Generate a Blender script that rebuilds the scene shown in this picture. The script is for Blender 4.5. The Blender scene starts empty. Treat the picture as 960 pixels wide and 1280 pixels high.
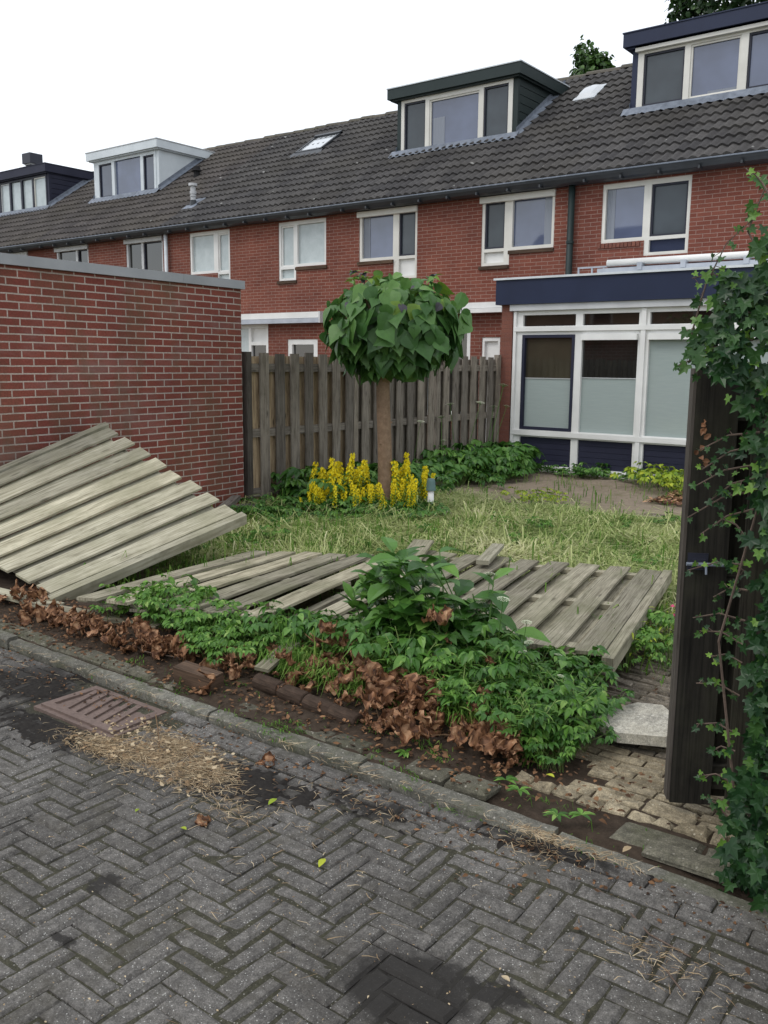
import bpy, math, random
from mathutils import Vector, Matrix, noise
from math import sin, cos, pi, radians, sqrt
R = random.Random(7)
scn = bpy.context.scene
COL = scn.collection

# ------------------------------------------------------------------ camera
cd = bpy.data.cameras.new('camera'); cam = bpy.data.objects.new('camera', cd); COL.objects.link(cam)
YAW, PITCH, ROLL, CH = radians(37.29), radians(9.44), radians(.545), 1.6
fw = Vector((-sin(YAW)*cos(PITCH), cos(YAW)*cos(PITCH), -sin(PITCH)))
rt = Vector((cos(YAW), sin(YAW), 0)); up = rt.cross(fw)
r2 = cos(ROLL)*rt + sin(ROLL)*up; u2 = -sin(ROLL)*rt + cos(ROLL)*up
m = Matrix((r2, u2, -fw)).transposed().to_4x4(); m.translation = (0, 0, CH)
cam.matrix_world = m
cd.sensor_fit = 'VERTICAL'; cd.sensor_height = 24; cd.lens = 24*1124.5/1280
cd.clip_start = .05; cd.clip_end = 600
scn.camera = cam

# ------------------------------------------------------------------ light
SUN_EL, SUN_AZ = radians(52), radians(205)      # azimuth clockwise from +Y
w = bpy.data.worlds.new('World'); scn.world = w; w.use_nodes = True
nt = w.node_tree; nt.nodes.clear()
N = nt.nodes.new
out = N('ShaderNodeOutputWorld'); addn = N('ShaderNodeAddShader')
b1 = N('ShaderNodeBackground'); b2 = N('ShaderNodeBackground')
sky = N('ShaderNodeTexSky'); sky.sky_type = 'NISHITA'; sky.sun_disc = False
sky.sun_elevation = SUN_EL; sky.sun_rotation = SUN_AZ
nt.links.new(sky.outputs[0], b1.inputs[0]); b1.inputs[1].default_value = .05
tc = N('ShaderNodeTexCoord'); no = N('ShaderNodeTexNoise'); cr = N('ShaderNodeValToRGB')
no.inputs['Scale'].default_value = 1.6; no.inputs['Detail'].default_value = 4
nt.links.new(tc.outputs['Generated'], no.inputs['Vector']); nt.links.new(no.outputs[0], cr.inputs[0])
cr.color_ramp.elements[0].position = .3; cr.color_ramp.elements[0].color = (.94, .96, .98, 1)
cr.color_ramp.elements[1].position = .7; cr.color_ramp.elements[1].color = (1, 1, 1, 1)
nt.links.new(cr.outputs[0], b2.inputs[0]); b2.inputs[1].default_value = 1.0
nt.links.new(b1.outputs[0], addn.inputs[0]); nt.links.new(b2.outputs[0], addn.inputs[1]); nt.links.new(addn.outputs[0], out.inputs[0])
sl = bpy.data.lights.new('sun', 'SUN'); sl.energy = .9; sl.angle = radians(22); sl.color = (1, .96, .9)
so = bpy.data.objects.new('sun', sl); COL.objects.link(so)
sd = Vector((sin(SUN_AZ)*cos(SUN_EL), cos(SUN_AZ)*cos(SUN_EL), sin(SUN_EL)))
so.rotation_euler = sd.to_track_quat('Z', 'Y').to_euler(); so.location = (0, 0, 20)
scn.view_settings.view_transform = 'Standard'; scn.view_settings.look = 'None'
scn.view_settings.exposure = .08; scn.view_settings.gamma = 1

# ------------------------------------------------------------------ helpers
class MB:
    def __init__(s): s.v = []; s.f = []; s.uv = []; s.mi = []; s.rnd = []
    def poly(s, pts, uv=None, mi=0, rnd=0.):
        n = len(s.v); s.v += [tuple(p) for p in pts]; s.f.append(tuple(range(n, n+len(pts))))
        s.uv += uv if uv else [(0, 0)]*len(pts); s.mi.append(mi); s.rnd.append(rnd)
    def face(s, idx, mi=0, rnd=0., uv=None):
        s.f.append(tuple(idx)); s.uv += uv if uv else [(0, 0)]*len(idx); s.mi.append(mi); s.rnd.append(rnd)
    def hexa(s, P, mi=0, rnd=None):
        """8 points: 0-3 bottom ring, 4-7 top ring (same order)"""
        rnd = R.random() if rnd is None else rnd
        P = [Vector(p) for p in P]; ou, ov = R.random()*20, R.random()*20
        e = [(P[1]-P[0]).length, (P[3]-P[0]).length, (P[4]-P[0]).length]
        ax = e.index(max(e)); L = [(P[1]-P[0]), (P[3]-P[0]), (P[4]-P[0])][ax].normalized()
        for q in ((3, 2, 1, 0), (4, 5, 6, 7), (0, 1, 5, 4), (1, 2, 6, 5), (2, 3, 7, 6), (3, 0, 4, 7)):
            pts = [P[i] for i in q]
            nrm = (pts[1]-pts[0]).cross(pts[2]-pts[0])
            if nrm.length < 1e-12: nrm = (pts[2]-pts[0]).cross(pts[3]-pts[0])
            nrm.normalize(); V = nrm.cross(L)
            if V.length < .3:
                a = (pts[1]-pts[0]).normalized(); V = nrm.cross(a)
                uv = [((p-pts[0]).dot(a)+ou, (p-pts[0]).dot(V)+ov) for p in pts]
            else:
                V.normalize(); uv = [((p-P[0]).dot(L)+ou, (p-P[0]).dot(V)+ov) for p in pts]
            s.poly(pts, uv, mi, rnd)
    def box(s, x0, x1, y0, y1, z0, z1, mi=0, rnd=None):
        s.hexa([(x0, y0, z0), (x1, y0, z0), (x1, y1, z0), (x0, y1, z0), (x0, y0, z1), (x1, y0, z1), (x1, y1, z1), (x0, y1, z1)], mi, rnd)
    def obox(s, o, a, b, c, mi=0, rnd=None):
        o, a, b, c = map(Vector, (o, a, b, c))
        s.hexa([o, o+a, o+a+b, o+b, o+c, o+a+c, o+a+b+c, o+b+c], mi, rnd)
    def tube(s, pts, r0, r1=None, n=6, mi=0, rnd=0., cap=True):
        r1 = r0 if r1 is None else r1; pts = [Vector(p) for p in pts]; base = len(s.v); k = len(pts)
        for i, p in enumerate(pts):
            d = (pts[min(i+1, k-1)]-pts[max(i-1, 0)]).normalized()
            a = d.cross(Vector((.13, .31, .94)) if abs(d.z) < .95 else Vector((1, 0, 0))).normalized(); b = d.cross(a)
            r = r0+(r1-r0)*i/max(1, k-1)
            for j in range(n):
                t = 2*pi*j/n; s.v.append(tuple(p+a*cos(t)*r+b*sin(t)*r))
        for i in range(k-1):
            for j in range(n):
                q = (base+i*n+j, base+i*n+(j+1) % n, base+(i+1)*n+(j+1) % n, base+(i+1)*n+j)
                s.face(q, mi, rnd, [(i, j/n), (i, (j+1)/n), (i+1, (j+1)/n), (i+1, j/n)])
        if cap:
            s.face(tuple(base+(k-1)*n+j for j in range(n)), mi, rnd); s.face(tuple(base+n-1-j for j in range(n)), mi, rnd)
    def mask(s, xs, zs, inside, y0, y1, mi=0, flip=False, back=False, uvs=1.):
        """solid cells of an x-z grid, front face at y0 and depth to y1; faces only where the solid ends"""
        xs = sorted(set(round(x, 4) for x in xs)); zs = sorted(set(round(z, 4) for z in zs))
        I = lambda i, j: 0 <= i < len(xs)-1 and 0 <= j < len(zs)-1 and inside((xs[i]+xs[i+1])/2, (zs[j]+zs[j+1])/2)
        for i in range(len(xs)-1):
            for j in range(len(zs)-1):
                if not I(i, j): continue
                a, b, c, d = xs[i], xs[i+1], zs[j], zs[j+1]
                s.poly([(a, y0, c), (b, y0, c), (b, y0, d), (a, y0, d)], [(a, c), (b, c), (b, d), (a, d)], mi)
                if back: s.poly([(a, y1, d), (b, y1, d), (b, y1, c), (a, y1, c)], [(a, d), (b, d), (b, c), (a, c)], mi)
                if not I(i-1, j): s.poly([(a, y1, c), (a, y0, c), (a, y0, d), (a, y1, d)], [(y1, c), (y0, c), (y0, d), (y1, d)], mi)
                if not I(i+1, j): s.poly([(b, y0, c), (b, y1, c), (b, y1, d), (b, y0, d)], [(y0, c), (y1, c), (y1, d), (y0, d)], mi)
                if not I(i, j-1): s.poly([(a, y1, c), (b, y1, c), (b, y0, c), (a, y0, c)], [(a, y1), (b, y1), (b, y0), (a, y0)], mi)
                if not I(i, j+1): s.poly([(a, y0, d), (b, y0, d), (b, y1, d), (a, y1, d)], [(a, y0), (b, y0), (b, y1), (a, y1)], mi)
    def build(s, name, mats, parent=None, bevel=0, smooth=False, xf=None):
        me = bpy.data.meshes.new(name)
        off = Vector((0, 0, 0))
        if parent is not None: off = world_loc(parent)
        vs = s.v
        if xf is not None: vs = [xf @ Vector(v) for v in vs]
        me.from_pydata([(v[0]-off[0], v[1]-off[1], v[2]-off[2]) for v in vs], [], s.f)
        ul = me.uv_layers.new(name='UVMap'); ul.data.foreach_set('uv', [c for q in s.uv for c in q])
        at = me.attributes.new('rnd', 'FLOAT', 'FACE'); at.data.foreach_set('value', s.rnd)
        for mt in (mats if isinstance(mats, (list, tuple)) else [mats]): me.materials.append(mt)
        me.polygons.foreach_set('material_index', s.mi)
        if smooth: me.polygons.foreach_set('use_smooth', [True]*len(s.f))
        me.update()
        o = bpy.data.objects.new(name, me); COL.objects.link(o)
        if parent is not None: o.parent = parent
        if bevel:
            bm_ = o.modifiers.new('bevel', 'BEVEL'); bm_.width = bevel; bm_.segments = 1; bm_.limit_method = 'ANGLE'
            wd = None
        return o
def world_loc(o):
    v = Vector(o.location)
    while o.parent is not None: o = o.parent; v += Vector(o.location)
    return v
def tag(o, label=None, cat=None, group=None, kind=None):
    if label: o['label'] = label
    if cat: o['category'] = cat
    if group: o['group'] = group
    if kind: o['kind'] = kind
    return o
def thing(name, loc, label, cat, group=None):
    o = bpy.data.objects.new(name, None); COL.objects.link(o); o.location = loc; o.empty_display_size = .1
    return tag(o, label, cat, group)
def copy_tree(o, parent=None):
    c = o.copy(); COL.objects.link(c); c.parent = parent
    for ch in list(o.children): copy_tree(ch, c)
    return c

# ------------------------------------------------------------------ materials
def mat(name, col, rough=.8, spec=.5, build=None, **kw):
    mt = bpy.data.materials.new(name); mt.use_nodes = True; t = mt.node_tree
    b = t.nodes['Principled BSDF']; b.inputs['Base Color'].default_value = (*col, 1); b.inputs['Roughness'].default_value = rough
    b.inputs['Specular IOR Level'].default_value = spec
    for k, v in kw.items(): b.inputs[k.replace('_', ' ')].default_value = v
    if build: build(t, b)
    return mt
def nd(t, ty, **kw):
    n = t.nodes.new(ty)
    for k, v in kw.items():
        if k in n.inputs: n.inputs[k].default_value = v
        else: setattr(n, k, v)
    return n
def coords(t, which='Object', scale=(1, 1, 1), rot=(0, 0, 0)):
    c = t.nodes.new('ShaderNodeTexCoord'); mp = t.nodes.new('ShaderNodeMapping')
    mp.inputs['Scale'].default_value = scale; mp.inputs['Rotation'].default_value = rot
    t.links.new(c.outputs[which], mp.inputs[0]); return mp.outputs[0]
def ns(t, vec, scale, detail=4, rough=.6):
    n = nd(t, 'ShaderNodeTexNoise', Scale=scale, Detail=detail, Roughness=rough)
    t.links.new(vec, n.inputs['Vector']); return n.outputs[0]
def ramp(t, fac, stops):
    r = t.nodes.new('ShaderNodeValToRGB'); e = r.color_ramp.elements
    while len(e) < len(stops): e.new(.5)
    for i, (p, c) in enumerate(stops):
        e[i].position = p; e[i].color = (*c, 1) if len(c) == 3 else c
    t.links.new(fac, r.inputs[0]); return r.outputs[0]
def mix(t, fac, a, b, mode='MIX'):
    n = nd(t, 'ShaderNodeMix', data_type='RGBA', blend_type=mode)
    for s, v in ((0, fac), (6, a), (7, b)):
        if isinstance(v, (int, float)): n.inputs[s].default_value = v
        elif isinstance(v, tuple): n.inputs[s].default_value = (*v, 1)
        else: t.links.new(v, n.inputs[s])
    return n.outputs[2]
def mth(t, op, a, b=None, clamp=False):
    n = nd(t, 'ShaderNodeMath', operation=op, use_clamp=clamp)
    for i, v in enumerate((a, b)):
        if v is None: continue
        if isinstance(v, (int, float)): n.inputs[i].default_value = v
        else: t.links.new(v, n.inputs[i])
    return n.outputs[0]
def bump(t, b, h, strength=.3, dist=.01):
    n = nd(t, 'ShaderNodeBump', Strength=strength, Distance=dist); t.links.new(h, n.inputs['Height']); t.links.new(n.outputs[0], b.inputs['Normal'])
def rndattr(t):
    a = nd(t, 'ShaderNodeAttribute', attribute_name='rnd'); return a.outputs['Fac']
def setc(t, b, c): t.links.new(c, b.inputs['Base Color'])
BLK, WHT = (0, 0, 0), (1, 1, 1)

def brick_mat(name, c1, c2, mortar, bw=.22, rh=.0643, mw=.011, stain=None):
    def f(t, b):
        uv = coords(t, 'UV')
        br = nd(t, 'ShaderNodeTexBrick', Scale=1., offset=.5)
        br.inputs['Brick Width'].default_value = bw; br.inputs['Row Height'].default_value = rh
        br.inputs['Mortar Size'].default_value = mw/2; br.inputs['Mortar Smooth'].default_value = .15; br.inputs['Bias'].default_value = 0
        br.inputs['Color1'].default_value = (*c1, 1); br.inputs['Color2'].default_value = (*c2, 1); br.inputs['Mortar'].default_value = (*mortar, 1)
        # a slightly wobbly bond
        wob = nd(t, 'ShaderNodeTexNoise', Scale=9., Detail=2.); t.links.new(uv, wob.inputs['Vector'])
        sc = nd(t, 'ShaderNodeVectorMath', operation='SCALE'); sub = nd(t, 'ShaderNodeVectorMath', operation='SUBTRACT')
        t.links.new(wob.outputs['Color'], sub.inputs[0]); sub.inputs[1].default_value = (.5, .5, .5)
        t.links.new(sub.outputs[0], sc.inputs[0]); sc.inputs['Scale'].default_value = .006
        ad = nd(t, 'ShaderNodeVectorMath', operation='ADD'); t.links.new(uv, ad.inputs[0]); t.links.new(sc.outputs[0], ad.inputs[1])
        t.links.new(ad.outputs[0], br.inputs['Vector'])
        n1 = ns(t, uv, 1.1, 5); n2 = ns(t, uv, 60, 4, .7)
        c = mix(t, .8, br.outputs['Color'], ramp(t, n1, [(.3, (.68, .68, .72)), (.7, (1.18, 1.1, 1.05))]), 'MULTIPLY')
        c = mix(t, .8, c, ramp(t, n2, [(.3, (.66, .66, .66)), (.7, (1.25, 1.25, 1.25))]), 'MULTIPLY')
        if stain:   # green algae and pale lime bloom in patches
            s1 = ramp(t, ns(t, coords(t, 'UV', (2.2, .7, 1)), 1.0, 6, .65), [(.47, BLK), (.66, WHT)])
            c = mix(t, mth(t, 'MULTIPLY', s1, stain), c, (.085, .075, .042))
            s2 = ramp(t, ns(t, coords(t, 'UV', (.5, 1.4, 1)), 1.7, 6, .7), [(.50, BLK), (.72, WHT)])
            c = mix(t, mth(t, 'MULTIPLY', s2, stain*.8), c, (.25, .19, .18))
        setc(t, b, c)
        h = mth(t, 'ADD', mth(t, 'MULTIPLY', mth(t, 'SUBTRACT', 1., br.outputs['Fac']), 1.), mth(t, 'MULTIPLY', n2, .35))
        bump(t, b, h, .55, .006)
    return mat(name, c1, .9, .25, f)
M = {}
M['brick_house'] = brick_mat('house brick', (.172, .056, .039), (.215, .076, .053), (.30, .20, .165))
M['brick_house_dark'] = brick_mat('house brick brown', (.15, .05, .035), (.18, .06, .042), (.19, .095, .07))
M['brick_pier'] = brick_mat('pier brick', (.20, .085, .06), (.23, .095, .07), (.2, .095, .075))
M['brick_shed'] = brick_mat('shed brick', (.180, .050, .038), (.225, .068, .050), (.43, .37, .325), mw=.013, stain=.5)
M['brick_tan'] = brick_mat('tan brick', (.28, .2, .11), (.33, .24, .14), (.3, .25, .18))

def wood_mat(name, ca, cb, cdark, knots=True, rough=.85, alg=None):
    def f(t, b):
        uv = coords(t, 'UV', (1.0, 46, 1)); uv2 = coords(t, 'UV', (1.2, 5, 1)); r = rndattr(t)
        g = ns(t, uv, 2.2, 5, .6); g2 = ns(t, uv2, 1.6, 4)
        c = mix(t, ramp(t, g2, [(.32, BLK), (.68, WHT)]), ca, cb)
        c = mix(t, ramp(t, g, [(.34, WHT), (.56, BLK)]), c, cdark)
        c = mix(t, 1., c, ramp(t, r, [(0, (.66, .66, .67)), (.5, (1, 1, 1)), (1, (1.25, 1.23, 1.18))]), 'MULTIPLY')
        c = mix(t, .9, c, ramp(t, ns(t, coords(t, 'UV', (1.8, 9, 1)), 2.4, 6, .7), [(.34, (.55, .54, .5)), (.5, (1, 1, 1)), (.72, (1.18, 1.18, 1.16))]), 'MULTIPLY')
        if knots:
            v = nd(t, 'ShaderNodeTexVoronoi', Scale=1.); t.links.new(coords(t, 'UV', (2.3, 7.5, 1)), v.inputs['Vector'])
            c = mix(t, ramp(t, v.outputs['Distance'], [(.05, (.8, .8, .8)), (.13, BLK)]), c, tuple(x*.5 for x in cdark))
        if alg: c = mix(t, mth(t, 'MULTIPLY', ramp(t, ns(t, coords(t, 'Object'), 2.6, 5), [(.46, BLK), (.66, WHT)]), .55), c, alg)
        setc(t, b, c); bump(t, b, g, .35, .004)
    return mat(name, ca, rough, .25, f)
M['wood_pale'] = wood_mat('weathered pale wood', (.36, .34, .255), (.50, .475, .37), (.235, .215, .15), alg=(.25, .24, .155))
M['wood_grey'] = wood_mat('weathered olive wood', (.31, .285, .21), (.43, .40, .30), (.15, .13, .088), alg=(.14, .14, .08))
M['wood_fence'] = wood_mat('grey fence wood', (.19, .165, .138), (.28, .25, .215), (.095, .08, .066))
M['wood_tan'] = wood_mat('tan fence wood', (.36, .27, .17), (.44, .34, .23), (.11, .075, .045))
M['wood_post'] = wood_mat('dark post wood', (.07, .06, .052), (.09, .08, .07), (.04, .034, .03))
M['wood_black'] = wood_mat('dark gate wood', (.030, .027, .021), (.050, .045, .035), (.013, .012, .009), knots=False, alg=(.050, .050, .030))
M['wood_brown'] = wood_mat('rotten brown wood', (.08, .05, .034), (.12, .08, .055), (.03, .02, .014), knots=False)

def noisy(name, ca, cb, scale, rough=.8, spec=.3, bs=.2, det=6, **kw):
    def f(t, b):
        v = coords(t, 'Object'); n = ns(t, v, scale, det); n0 = ns(t, v, scale*.13, 4)
        c = mix(t, ramp(t, n, [(.33, BLK), (.67, WHT)]), ca, cb)
        c = mix(t, .7, c, ramp(t, n0, [(.3, (.78, .78, .78)), (.7, (1.15, 1.15, 1.15))]), 'MULTIPLY')
        setc(t, b, c)
        if bs: bump(t, b, n, bs, .004)
    return mat(name, ca, rough, spec, f, **kw)
M['white_paint'] = noisy('white paint', (.72, .72, .70), (.80, .80, .78), 3, .45, .4, .03)
M['cream_paint'] = noisy('cream paint', (.66, .645, .59), (.74, .725, .67), 3, .5, .4, .03)
M['pale_grey'] = noisy('pale grey trim', (.48, .49, .50), (.56, .57, .58), 3, .5, .4, .03)
M['coping'] = noisy('coping aluminium', (.24, .25, .265), (.30, .31, .325), 2.2, .5, .5, .03)
M['navy'] = noisy('navy cladding', (.010, .017, .048), (.014, .023, .060), 2, .5, .35, .02)
M['navy_dark'] = noisy('dark blue cladding', (.016, .018, .038), (.024, .026, .05), 2, .6, .3, .02)
M['green_dark'] = noisy('dark green cladding', (.012, .024, .024), (.018, .032, .031), 2, .55, .35, .02)
M['dark_metal'] = noisy('dark gutter', (.022, .026, .031), (.035, .040, .047), 4, .45, .5, .03)
M['lip'] = noisy('gutter lip', (.16, .185, .23), (.22, .25, .30), 4, .4, .5, .03)
M['lead'] = noisy('lead flashing', (.13, .15, .185), (.22, .25, .30), 9, .55, .4, .25)
M['dormer_white'] = noisy('bluish white paint', (.58, .63, .66), (.66, .71, .74), 3, .5, .4, .03)
M['zinc'] = noisy('pale roof trim', (.55, .60, .63), (.66, .69, .72), 6, .5, .5, .05)
M['silver'] = noisy('silver awning', (.36, .39, .44), (.44, .47, .52), 5, .35, .5, .03)
M['black'] = noisy('black gap', (.012, .012, .013), (.018, .018, .019), 5, .8, .2, 0)
M['frame_dark'] = noisy('dark sash', (.018, .020, .034), (.024, .026, .042), 5, .5, .4, 0)

def glass(name, col, spec=1., rough=.03, b2=None):
    def f(t, b):
        v = coords(t, 'Object'); n = ns(t, v, .8, 2)
        setc(t, b, mix(t, ramp(t, ns(t, v, 1.1, 3), [(.35, BLK), (.65, WHT)]), tuple(x*.8 for x in col), tuple(x*1.2 for x in col)))
        bump(t, b, n, .05, .02)
    return mat(name, col, rough, spec, f, IOR=1.52)
M['glass'] = glass('window glass', (.045, .055, .085))
M['glass_sky_reflection'] = glass('blue window glass', (.085, .105, .175))  # blue of the reflected sky painted into the base colour
M['glass_screen'] = glass('screened glass', (.050, .062, .072), .5, .25)
M['glass_dark'] = glass('dark window glass', (.014, .014, .013), 1.0)
M['glass_tan_reflection'] = glass('olive window glass', (.050, .044, .030), .8)  # base colour stands in for a tan wall reflected in the pane
M['glass_brown_reflection'] = glass('brown window glass', (.020, .013, .011), .7)  # brown reflection of the houses opposite put into the pane colour
M['glass_pale'] = glass('curtained glass', (.36, .42, .43), .8, .08)
M['sky_glass'] = mat('roof window glass', (.5, .53, .55), .06, 1., None, IOR=2.2)
def blindf(t, b):
    z = nd(t, 'ShaderNodeTexWave', Scale=24., wave_type='BANDS', bands_direction='Z'); t.links.new(coords(t, 'Object'), z.inputs['Vector'])
    n = ns(t, coords(t, 'Object', (1, 1, 30)), 5, 3)
    setc(t, b, mix(t, mth(t, 'MULTIPLY', z.outputs[1], n), (.27, .325, .315), (.44, .50, .485)))
M['blind'] = mat('mint pleated blind', (.36, .44, .41), .6, .4, blindf, Coat_Weight=1., Coat_Roughness=.03)
def curtf(t, b):
    n = ns(t, coords(t, 'Object'), 3.2, 5, .7); z = nd(t, 'ShaderNodeSeparateXYZ'); t.links.new(coords(t, 'Object'), z.inputs[0])
    setc(t, b, ramp(t, n, [(.3, (.36, .42, .43)), (.7, (.50, .56, .57))]))
M['curtain'] = mat('net curtain behind glass', (.5, .55, .55), .6, .4, curtf, Coat_Weight=1., Coat_Roughness=.04)

M['curtain_dim'] = mat('dim curtain behind glass', (.17, .19, .23), .6, .4, None, Coat_Weight=1., Coat_Roughness=.04)
def tile_mat(name, ca, cb, moss):
    def f(t, b):
        v = coords(t, 'Object'); r = rndattr(t)
        c = mix(t, ramp(t, r, [(.1, BLK), (.9, WHT)]), ca, cb)
        n = ns(t, v, 22, 5, .7); n0 = ns(t, v, .55, 5)
        c = mix(t, .8, c, ramp(t, n, [(.3, (.6, .6, .6)), (.7, (1.35, 1.35, 1.35))]), 'MULTIPLY')
        c = mix(t, mth(t, 'MULTIPLY', ramp(t, n0, [(.42, BLK), (.68, WHT)]), .5), c, moss)
        vr = nd(t, 'ShaderNodeTexVoronoi', Scale=1.7); t.links.new(v, vr.inputs['Vector'])
        c = mix(t, ramp(t, vr.outputs['Distance'], [(.05, (.75, .75, .75)), (.075, BLK)]), c, (.33, .33, .31))
        setc(t, b, c); bump(t, b, n, .3, .004)
    return mat(name, ca, .85, .3, f)
M['tile_grey'] = tile_mat('concrete roof tile', (.046, .044, .045), (.082, .078, .076), (.066, .060, .050))
M['tile_brown'] = tile_mat('brownish roof tile', (.056, .050, .048), (.090, .080, .075), (.075, .066, .050))
M['ridge'] = tile_mat('ridge tile', (.085, .078, .066), (.12, .105, .085), (.10, .10, .06))

def leaf_mat(name, stops, rough=.45, trans=.25, spec=.35, vein=True):
    def f(t, b):
        c = ramp(t, rndattr(t), stops)
        c = mix(t, .5, c, ramp(t, ns(t, coords(t, 'Object'), 14, 3), [(.3, (.72, .74, .7)), (.7, (1.25, 1.22, 1.2))]), 'MULTIPLY')
        setc(t, b, c)
        tr = nd(t, 'ShaderNodeBsdfTranslucent'); t.links.new(c, tr.inputs[0]); mx = nd(t, 'ShaderNodeMixShader')
        mx.inputs[0].default_value = trans; o = t.nodes['Material Output']
        t.links.new(b.outputs[0], mx.inputs[1]); t.links.new(tr.outputs[0], mx.inputs[2]); t.links.new(mx.outputs[0], o.inputs[0])
    return mat(name, stops[0][1], rough, spec, f)
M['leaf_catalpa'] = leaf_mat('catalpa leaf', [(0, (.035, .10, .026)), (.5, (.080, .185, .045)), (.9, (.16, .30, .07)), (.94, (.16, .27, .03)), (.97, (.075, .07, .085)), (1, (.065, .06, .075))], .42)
M['leaf_mid'] = leaf_mat('weed leaf', [(0, (.040, .12, .016)), (.5, (.095, .225, .030)), (.85, (.17, .34, .055)), (1, (.28, .42, .11))])
M['leaf_dark'] = leaf_mat('dark leaf', [(0, (.026, .085, .014)), (.55, (.065, .175, .028)), (1, (.17, .33, .065))], .38)
M['leaf_ivy'] = leaf_mat('ivy leaf', [(0, (.015, .048, .018)), (.5, (.028, .080, .022)), (.72, (.05, .125, .03)), (.85, (.14, .28, .04)), (1, (.26, .42, .06))], .36)
M['leaf_lime'] = leaf_mat('lime leaf', [(0, (.15, .26, .02)), (.6, (.32, .42, .03)), (1, (.48, .52, .04))])
M['leaf_tree'] = leaf_mat('tree leaf', [(0, (.024, .060, .012)), (.6, (.05, .12, .022)), (1, (.11, .21, .04))])
M['leaf_tree_dark'] = leaf_mat('dark tree leaf', [(0, (.014, .036, .012)), (.6, (.028, .07, .020)), (1, (.07, .14, .03))])
M['grass_pale'] = leaf_mat('pale long grass', [(0, (.18, .26, .07)), (.35, (.33, .40, .14)), (.7, (.50, .54, .25)), (1, (.64, .62, .38))], .7, .3, .2)
M['grass_green'] = leaf_mat('green grass', [(0, (.05, .14, .018)), (.6, (.13, .26, .04)), (1, (.22, .32, .07))], .6, .3, .2)
M['dead'] = leaf_mat('dead leaf', [(0, (.05, .024, .014)), (.35, (.15, .068, .034)), (.62, (.33, .165, .083)), (1, (.54, .34, .20))], .6, .12, .35)
M['litter'] = leaf_mat('brown litter', [(0, (.04, .022, .013)), (.5, (.11, .058, .03)), (1, (.26, .14, .07))], .8, .05, .2)
M['straw'] = leaf_mat('straw', [(0, (.20, .13, .075)), (.5, (.37, .275, .165)), (1, (.58, .48, .33))], .8, .15, .15)
M['yellow'] = leaf_mat('yellow petal', [(0, (.78, .60, .01)), (.5, (.90, .76, .02)), (1, (.95, .86, .08))], .6, .4, .2)
M['white_flower'] = leaf_mat('white umbel', [(0, (.40, .46, .28)), (1, (.66, .68, .55))], .7, .2)
M['pink'] = leaf_mat('pink petal', [(0, (.55, .05, .16)), (1, (.7, .12, .25))], .7, .2)
M['stem'] = leaf_mat('green stem', [(0, (.07, .15, .03)), (1, (.22, .30, .09))], .5, .1)
M['stem_brown'] = noisy('woody stem', (.075, .048, .034), (.12, .082, .058), 30, .8)
M['vine'] = noisy('vine stem', (.09, .065, .05), (.16, .115, .09), 30, .8)
M['bark'] = noisy('young bark', (.19, .125, .082), (.27, .185, .125), 26, .9, .2, .6)
M['bark_dark'] = noisy('dark bark', (.06, .05, .038), (.10, .085, .062), 12, .9)

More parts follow.
